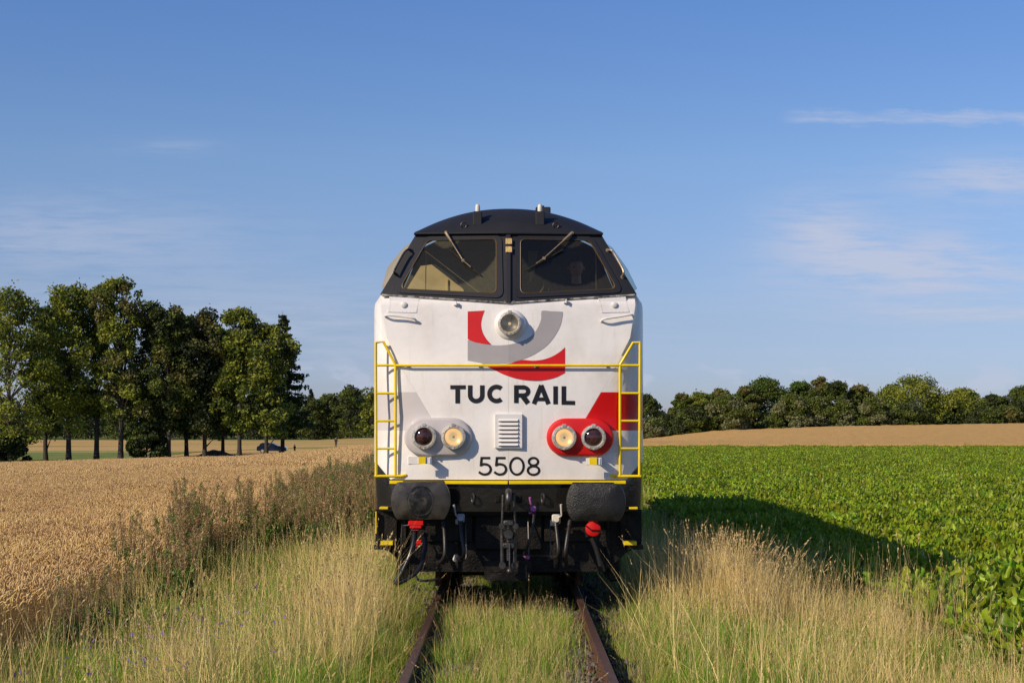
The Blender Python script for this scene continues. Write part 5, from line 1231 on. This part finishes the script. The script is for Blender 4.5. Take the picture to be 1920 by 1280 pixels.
def broadleaf(seed, h, rw, base, mats_, ncl=60, per=110, leaf=.2, lean=0, shape='round', top=None):
    """returns trunk mesh data and crown mesh data, origin at the base"""
    r = np.random.default_rng(seed); rr = random.Random(seed)
    mb = MB(); tr = max(.12, h*.014)
    tp = [Vector((0, 0, -.3)), Vector((lean*.2+r.normal(0, .1), r.normal(0, .1), h*.3)), Vector((lean*.6+r.normal(0, .3), r.normal(0, .2), h*.6)), Vector((lean, 0, h*.88))]
    path = cr(tp, 4); rad = [tr*1.25*(1-.88*(i/(len(path)-1))**.8) for i in range(len(path))]; rad[0] *= 1.25; mb.tube(path, rad, 7, False)
    C, K = [], []
    for k in range(ncl):
        t = base+(1-base)*((k+.5)/ncl)**.85; t = min(.985, t+r.normal(0, .02))
        u = min(1.0, max(0.0, (t-base)/(1-base)))
        if shape == 'round': wv = math.sin(math.pi*min(1, .18+.82*u))**.55
        elif shape == 'column': wv = (.75+.35*math.sin(u*9+seed))*max(0.0, 1-max(0.0, u)**5)**.5*(.6+.4*min(1, u*5))
        elif shape == 'cone': wv = (1-u)**.8+.06
        else: wv = math.sqrt(max(0, 1-u**2.2))
        az = k*2.399+r.normal(0, .4); rad_ = rw*wv*math.sqrt(r.uniform(.12, 1.2)); i0 = min(len(path)-1, max(0, int(t*.82*(len(path)-1)))); pb = path[i0]
        c = np.array([lean*t+math.cos(az)*rad_, math.sin(az)*rad_*.9, h*t]); C.append(c); K.append(wv)
        if rad_ > rw*.3 and k % 2 == 0 and shape != 'cone':
            mid = pb.lerp(Vector(c), .5)+Vector((0, 0, h*.012)); mb.tube([pb, mid, Vector(c)], [max(.03, rad[i0]*.42), .05, .015], 5, False)
    cl = np.array(C); cs = rw*(.26 if ncl > 100 else .31)*r.uniform(.4, 1.4, ncl); Pn = []; sel = []
    for k in range(ncl):
        n = int(per*(cs[k]/(rw*(.26 if ncl > 100 else .33)))**2); g = r.normal(0, 1, (n, 3)); g /= np.linalg.norm(g, axis=1)[:, None]; g *= (r.uniform(.15, 1, n)**.45)[:, None]
        sq = np.array([1.1, 1.1, .62 if shape != 'column' else .85])
        Pn.append(cl[k]+g*cs[k]*sq); sel += [k % len(mats_) if r.random() < .8 else r.integers(len(mats_))]*1
        # a few stray twigs around each clump break the outline
        m = n//9; Pn.append(cl[k]+r.normal(0, .42, (m, 3))*cs[k]); 
    Pn = np.concatenate(Pn); V, Fc = quads(Pn, leaf, r)
    nn = np.array([mnoise.noise(Vector(p)*.35) for p in Pn]); mi = np.clip(((nn+.5)*len(mats_)+r.normal(0, .25, len(nn))).astype(int), 0, len(mats_)-1)
    return mb, (V, Fc, mi)
def conifer(seed, h, rw, base, mats_, leaf=.2):
    r = np.random.default_rng(seed); mb = MB(); mb.tube([(0, 0, -.3), (0, 0, h*.5), (0, 0, h)], [h*.016, h*.009, .02], 7, False); P_ = []
    nw = int(h*1.55)
    for k in range(nw):
        t = base+(1-base)*k/nw; L = rw*((1-t)/(1-base))**.75*r.uniform(.75, 1.15)+.25
        for b in range(6):
            az = r.uniform(0, 6.28); Lb = L*r.uniform(.6, 1.1); p0 = np.array([0, 0, h*t]); d = np.array([math.cos(az), math.sin(az), 0])
            if b % 2 == 0: mb.tube([p0, p0+d*Lb*.5+[0, 0, -.06*Lb], p0+d*Lb+[0, 0, -.12*Lb]], [.05, .03, .01], 4, False)
            n = int(26*Lb)+8; u = r.uniform(.12, 1, n)**.8; q = p0+d*(Lb*u)[:, None]; q[:, 2] += -.22*Lb*u+.16*Lb*u**3; sd = np.array([-d[1], d[0], 0])
            q += sd*(r.normal(0, .17, n)*Lb*(1.05-u))[:, None]; q[:, 2] -= np.abs(r.normal(0, .28, n)); P_.append(q)
    P_ = np.concatenate(P_); V, Fc = quads(P_, leaf, r); mi = r.integers(0, len(mats_), len(P_)); return mb, (V, Fc, mi)
def plant_tree(name, px, D, mbcr, mats_, label, cat='tree', group=None, bark=M_bark, zoff=0):
    x = (px-953.5)*D/F; z = float(gz(x, D))+zoff; e = empty(name, (x, D, z), label, cat, group)
    mb, (V, Fc, mi) = mbcr; mb.v = [(v[0]+x, v[1]+D, v[2]+z) for v in mb.v]
    mb.build('trunk', bark, e, smooth=60); np_obj('crown', V+np.array([x, D, z]), Fc, mats_, e, mi=mi); return e
def hpx(top, base, D): return (base-top)*D/F
bd = [LF['bright'], LF['mid']]; md_ = [LF['mid'], LF['dark']]; br = [LF['brown'], LF['mid']]; 
LT = [  # px, D, top py, half width px, crown base fraction, shape, mats, label
 (20, 196, 540, 66, .16, 'round', [LF['mid'], LF['bright'], LF['bright']], 'leafy bright green tree at the left edge of the photo'),
 (86, 206, 572, 38, .22, 'column', [LF['dark'], LF['mid']], 'dark tree second from the left in the row'),
 (129, 200, 530, 46, .24, 'column', [LF['mid'], LF['bright'], LF['bright']], 'tall yellow green tree third from the left in the row'),
 (181, 202, 533, 34, .26, 'column', [LF['mid'], LF['bright'], LF['mid']], 'slim green tree left of the tallest brownish tree'),
 (226, 199, 519, 42, .22, 'column', [LF['brown'], LF['mid'], LF['bright']], 'tallest tree in the row with brownish tinged upper leaves'),
 (350, 204, 590, 34, .2, 'column', [LF['brown'], LF['dark']], 'thin brownish tree just left of the dark tree with spreading boughs'),
 (384, 202, 582, 46, .16, 'column', [LF['needle'], LF['dark'], LF['brown']], 'dark tree with spreading boughs in the middle of the row'),
 (418, 206, 622, 30, .25, 'column', [LF['dark'], LF['mid']], 'lower dark tree filling the gap left of the forked green tree'),
 (288, 203, 566, 42, .06, 'column', [LF['dark'], LF['mid']], 'dark bushy tree leafed down to the ground'),
 (316, 200, 567, 40, .22, 'column', [LF['brown'], LF['mid'], LF['dark']], 'thin crowned brownish tree behind the bushy dark one'),
 (449, 201, 577, 40, .20, 'column', [LF['mid'], LF['bright'], LF['mid']], 'forked green tree with a slim trunk second from the right end of the row'),
 (500, 200, 606, 42, .18, 'column', [LF['mid'], LF['bright'], LF['dark']], 'round leafy tree in front of the parked car'),
]
for i, (px, D, tp_, hw, bs, shp, ms, lab) in enumerate(LT):
    x = (px-953.5)*D/F; basepy = 791+(CAMZ-float(gz(x, D)))*F/D; h = hpx(tp_, basepy, D)
    plant_tree('broadleaf_tree', px, D, broadleaf(40+i, h*.975, hw*1.3*D/F, bs, ms, 125, 125, .20, shape=shp), ms, lab, group='trees in the row along the wheat field')
for px, D, tp_, hw, bs, lab in ((530, 206, 584, 50, .24, 'dark drooping spruce at the right end of the row'),):
    x = (px-953.5)*D/F; basepy = 791+(CAMZ-float(gz(x, D)))*F/D; h = hpx(tp_, basepy, D)
    plant_tree('spruce_tree', px, D, conifer(px, h, hw*1.35*D/F, bs, [LF['needle'], LF['dark'], LF['mid']], .2), [LF['needle'], LF['dark'], LF['mid']], lab, group='trees in the row along the wheat field')
# understorey shrubs between the trunks
for px, D, h, w_, lab in ((10, 197, 4.2, 3.0, 'dark shrub under the leftmost tree'), (275, 200, 4.5, 2.3, 'dark rounded shrub at the foot of the bushy tree')):
    plant_tree('shrub', px, D, broadleaf(px, h, w_, .05, [LF['dark'], LF['dark'], LF['mid']], 46, 330, .19), [LF['dark'], LF['dark'], LF['mid']], lab, 'shrub')
# distant wood on the left, one mass, with the trees that stand out in front of it
V_, F_, M_, c = [], [], [], 0; r = np.random.default_rng(5)
tb = MB()
for k in range(120):
    D = r.uniform(462, 520); px = -260+k*8.3+r.normal(0, 4); x = (px-953.5)*D/F; z = float(gz(x, D)); con = (px < 620 and r.random() < .5); tpy = 735+18*math.sin(px*.013+1)+r.normal(0, 8) if px < 560 else 740+r.normal(0, 6)
    h = (817-tpy)*D/F+.8; rw = h*(.22 if con else .34); n = 900
    u = r.uniform(0, 1, n)**.9; wv = (1-u)**.8+.05 if con else np.sqrt(np.maximum(0, 1-(2*np.clip(u, .0, 1)-.9)**2/1.3))
    a = r.uniform(0, 6.28, n); q = np.stack([x+np.cos(a)*rw*wv*np.sqrt(r.uniform(.3, 1, n)), D+np.sin(a)*rw*wv, z+h*(.04+.96*u)], 1)
    q += np.array([0, 0, .35])*np.sin(q[:, :1]*2.1+q[:, 1:2]*1.7); v, f = quads(q, .42, r); V_.append(v); F_.append(f+c); c += len(v); M_ += [0 if con else (1 if k % 3 else 2)]*n
    tb.tube([(x, D-2, z-.2), (x, D-2, z+h*.6)], [.2, .1], 5, False)
n0 = len(tb.v); V_.append(np.array(tb.v)); F_.append(np.array(tb.f)+c); M_ += [3]*len(tb.f)
o = np_obj('distant_wood', np.concatenate(V_), np.concatenate(F_), [LF['needle'], LF['dark'], LF['mid'], M_bark], mi=M_); tag(o, 'dark wood closing off the stubble field behind the tree row', 'wood', kind='stuff')
for px, D, tp_, hw, ms, lab in ((590, 452, 748, 22, [LF['dark'], LF['mid']], 'dark small tree at the wood edge just right of the tree row'), (657, 448, 724, 27, [LF['mid'], LF['dark']], 'tall rounded tree standing above the wood edge left of the locomotive'), (697, 440, 736, 20, [LF['mid'], LF['bright']], 'lighter green tree touching the left side of the locomotive'), (622, 455, 742, 20, [LF['dark'], LF['mid']], 'dark pointed tree left of the tall rounded one')):
    x = (px-953.5)*D/F; basepy = 791+(CAMZ-float(gz(x, D)))*F/D; h = hpx(tp_, basepy, D)
    plant_tree('broadleaf_tree', px, D, broadleaf(int(px), h, hw*D/F, .05, ms, 60, 90, .30), ms, lab, group='trees at the edge of the far wood')
# trees behind the wheat rise on the right
RT = [(1212, 330, 740, 24, 'dark', 'dark rounded tree half hidden behind the right side of the locomotive'), (1222, 305, 786, 26, 'grey', 'low grey green willow bush beside the locomotive'), (1252, 312, 779, 22, 'mid', 'low dark green bush where the hedge begins'),
      (1279, 316, 737, 20, 'brown', 'slender pointed brownish tree above the hedge'), (1312, 320, 736, 26, 'bright', 'yellowish green tree behind the willow bushes'), (1300, 307, 768, 30, 'mid', 'low leafy bush under the pointed tree'),
      (1362, 309, 742, 34, 'grey', 'large grey green willow at the left part of the hedge'), (1350, 325, 728, 26, 'brown', 'brownish tree top peeping over the large willow'), (1398, 322, 724, 26, 'brown', 'dark brown green tree left of the rich green dome'),
      (1437, 326, 711, 42, 'rich', 'broad rich green tree with a domed top'), (1483, 310, 742, 30, 'grey', 'grey willow in front of the rich green dome'), (1500, 326, 715, 28, 'rich', 'green tree right of the domed tree'),
      (1538, 324, 705, 20, 'brown', 'pointed birch like tree poking highest in the middle of the hedge'), (1532, 311, 745, 24, 'grey', 'small grey willow below the pointed tree'), (1566, 322, 714, 26, 'dark', 'dark green tree right of the pointed tree'),
      (1610, 324, 725, 28, 'brown', 'dull brownish tree left of the big oak'), (1638, 310, 748, 28, 'grey', 'grey leaved bush at the foot of the dull brownish tree'), (1580, 310, 752, 22, 'grey', 'greyish bush in the shade below the dark tree'),
      (1712, 318, 708, 54, 'bright', 'biggest round oak of the right hedge'), (1672, 322, 722, 28, 'rich', 'green tree merging with the left side of the big oak'), (1700, 310, 760, 34, 'mid', 'dark bush in front of the big oak'), (1806, 318, 731, 36, 'bright', 'rounded tree right of the big oak'), (1764, 320, 742, 26, 'mid', 'dark tree in the dip right of the big oak'),
      (1860, 320, 742, 24, 'mid', 'low tree between the rounded tree and the photo edge'), (1917, 322, 727, 34, 'dark', 'dark tree at the right edge of the photo'), (1885, 314, 764, 26, 'brown', 'low brownish bush near the right edge of the photo'), (1845, 312, 768, 26, 'mid', 'low green bush under the right hand trees')]
for i, (px, D, tp_, hw, kd, lab) in enumerate(RT):
    x = (px-953.5)*D/F; basepy = 791+(CAMZ-float(gz(x, D)))*F/D; h = hpx(tp_, basepy, D); ms = {'dark': [LF['dark'], LF['mid']], 'grey': [LF['grey'], LF['mid']], 'mid': [LF['mid'], LF['dark']], 'brown': [LF['brown'], LF['mid']], 'bright': [LF['mid'], LF['bright']], 'rich': [LF['rich'], LF['mid']]}[kd]
    plant_tree('broadleaf_tree', px, D, broadleaf(200+i, h*.96, hw*1.12*D/F, .03, ms, 78, 240, .21, shape='dome' if i % 3 else 'round'), ms, lab, group='trees and bushes of the right hand hedge')
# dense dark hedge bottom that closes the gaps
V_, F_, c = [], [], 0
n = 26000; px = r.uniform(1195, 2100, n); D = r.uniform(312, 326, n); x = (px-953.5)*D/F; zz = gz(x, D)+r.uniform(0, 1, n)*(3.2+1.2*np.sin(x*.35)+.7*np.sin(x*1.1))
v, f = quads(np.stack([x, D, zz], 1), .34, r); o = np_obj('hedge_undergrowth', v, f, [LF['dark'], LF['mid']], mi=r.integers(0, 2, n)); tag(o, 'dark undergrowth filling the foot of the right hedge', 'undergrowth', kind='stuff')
# thin weeds poking out of the beet field
for px, D, h, lab in ((1462, 60, .75, 'tall thin weed poking above the beets on the left part of the field'), (1810, 95, .9, 'thin branched weed poking above the beets near the right edge')):
    x = (px-953.5)*D/F; z = float(gz(x, D)); mb = MB(); mb.tube([(x, D, z), (x+.03, D, z+h*.7), (x-.02, D, z+h+.25)], [.01, .007, .003], 5)
    for k in range(16):
        zz = z+.4+k*(h-.2)/16; a = k*2.4; mb.add([(x, D, zz), (x+.09*math.cos(a), D+.05*math.sin(a), zz+.05), (x+.12*math.cos(a), D+.08*math.sin(a), zz+.09), (x+.05*math.cos(a+.4), D, zz+.06)], [(0, 1, 2, 3)])
    o = mb.build('weed', LF['mid'], None); tag(o, lab, 'weed')
scene.render.engine = 'CYCLES'
scene.cycles.transparent_max_bounces = 16
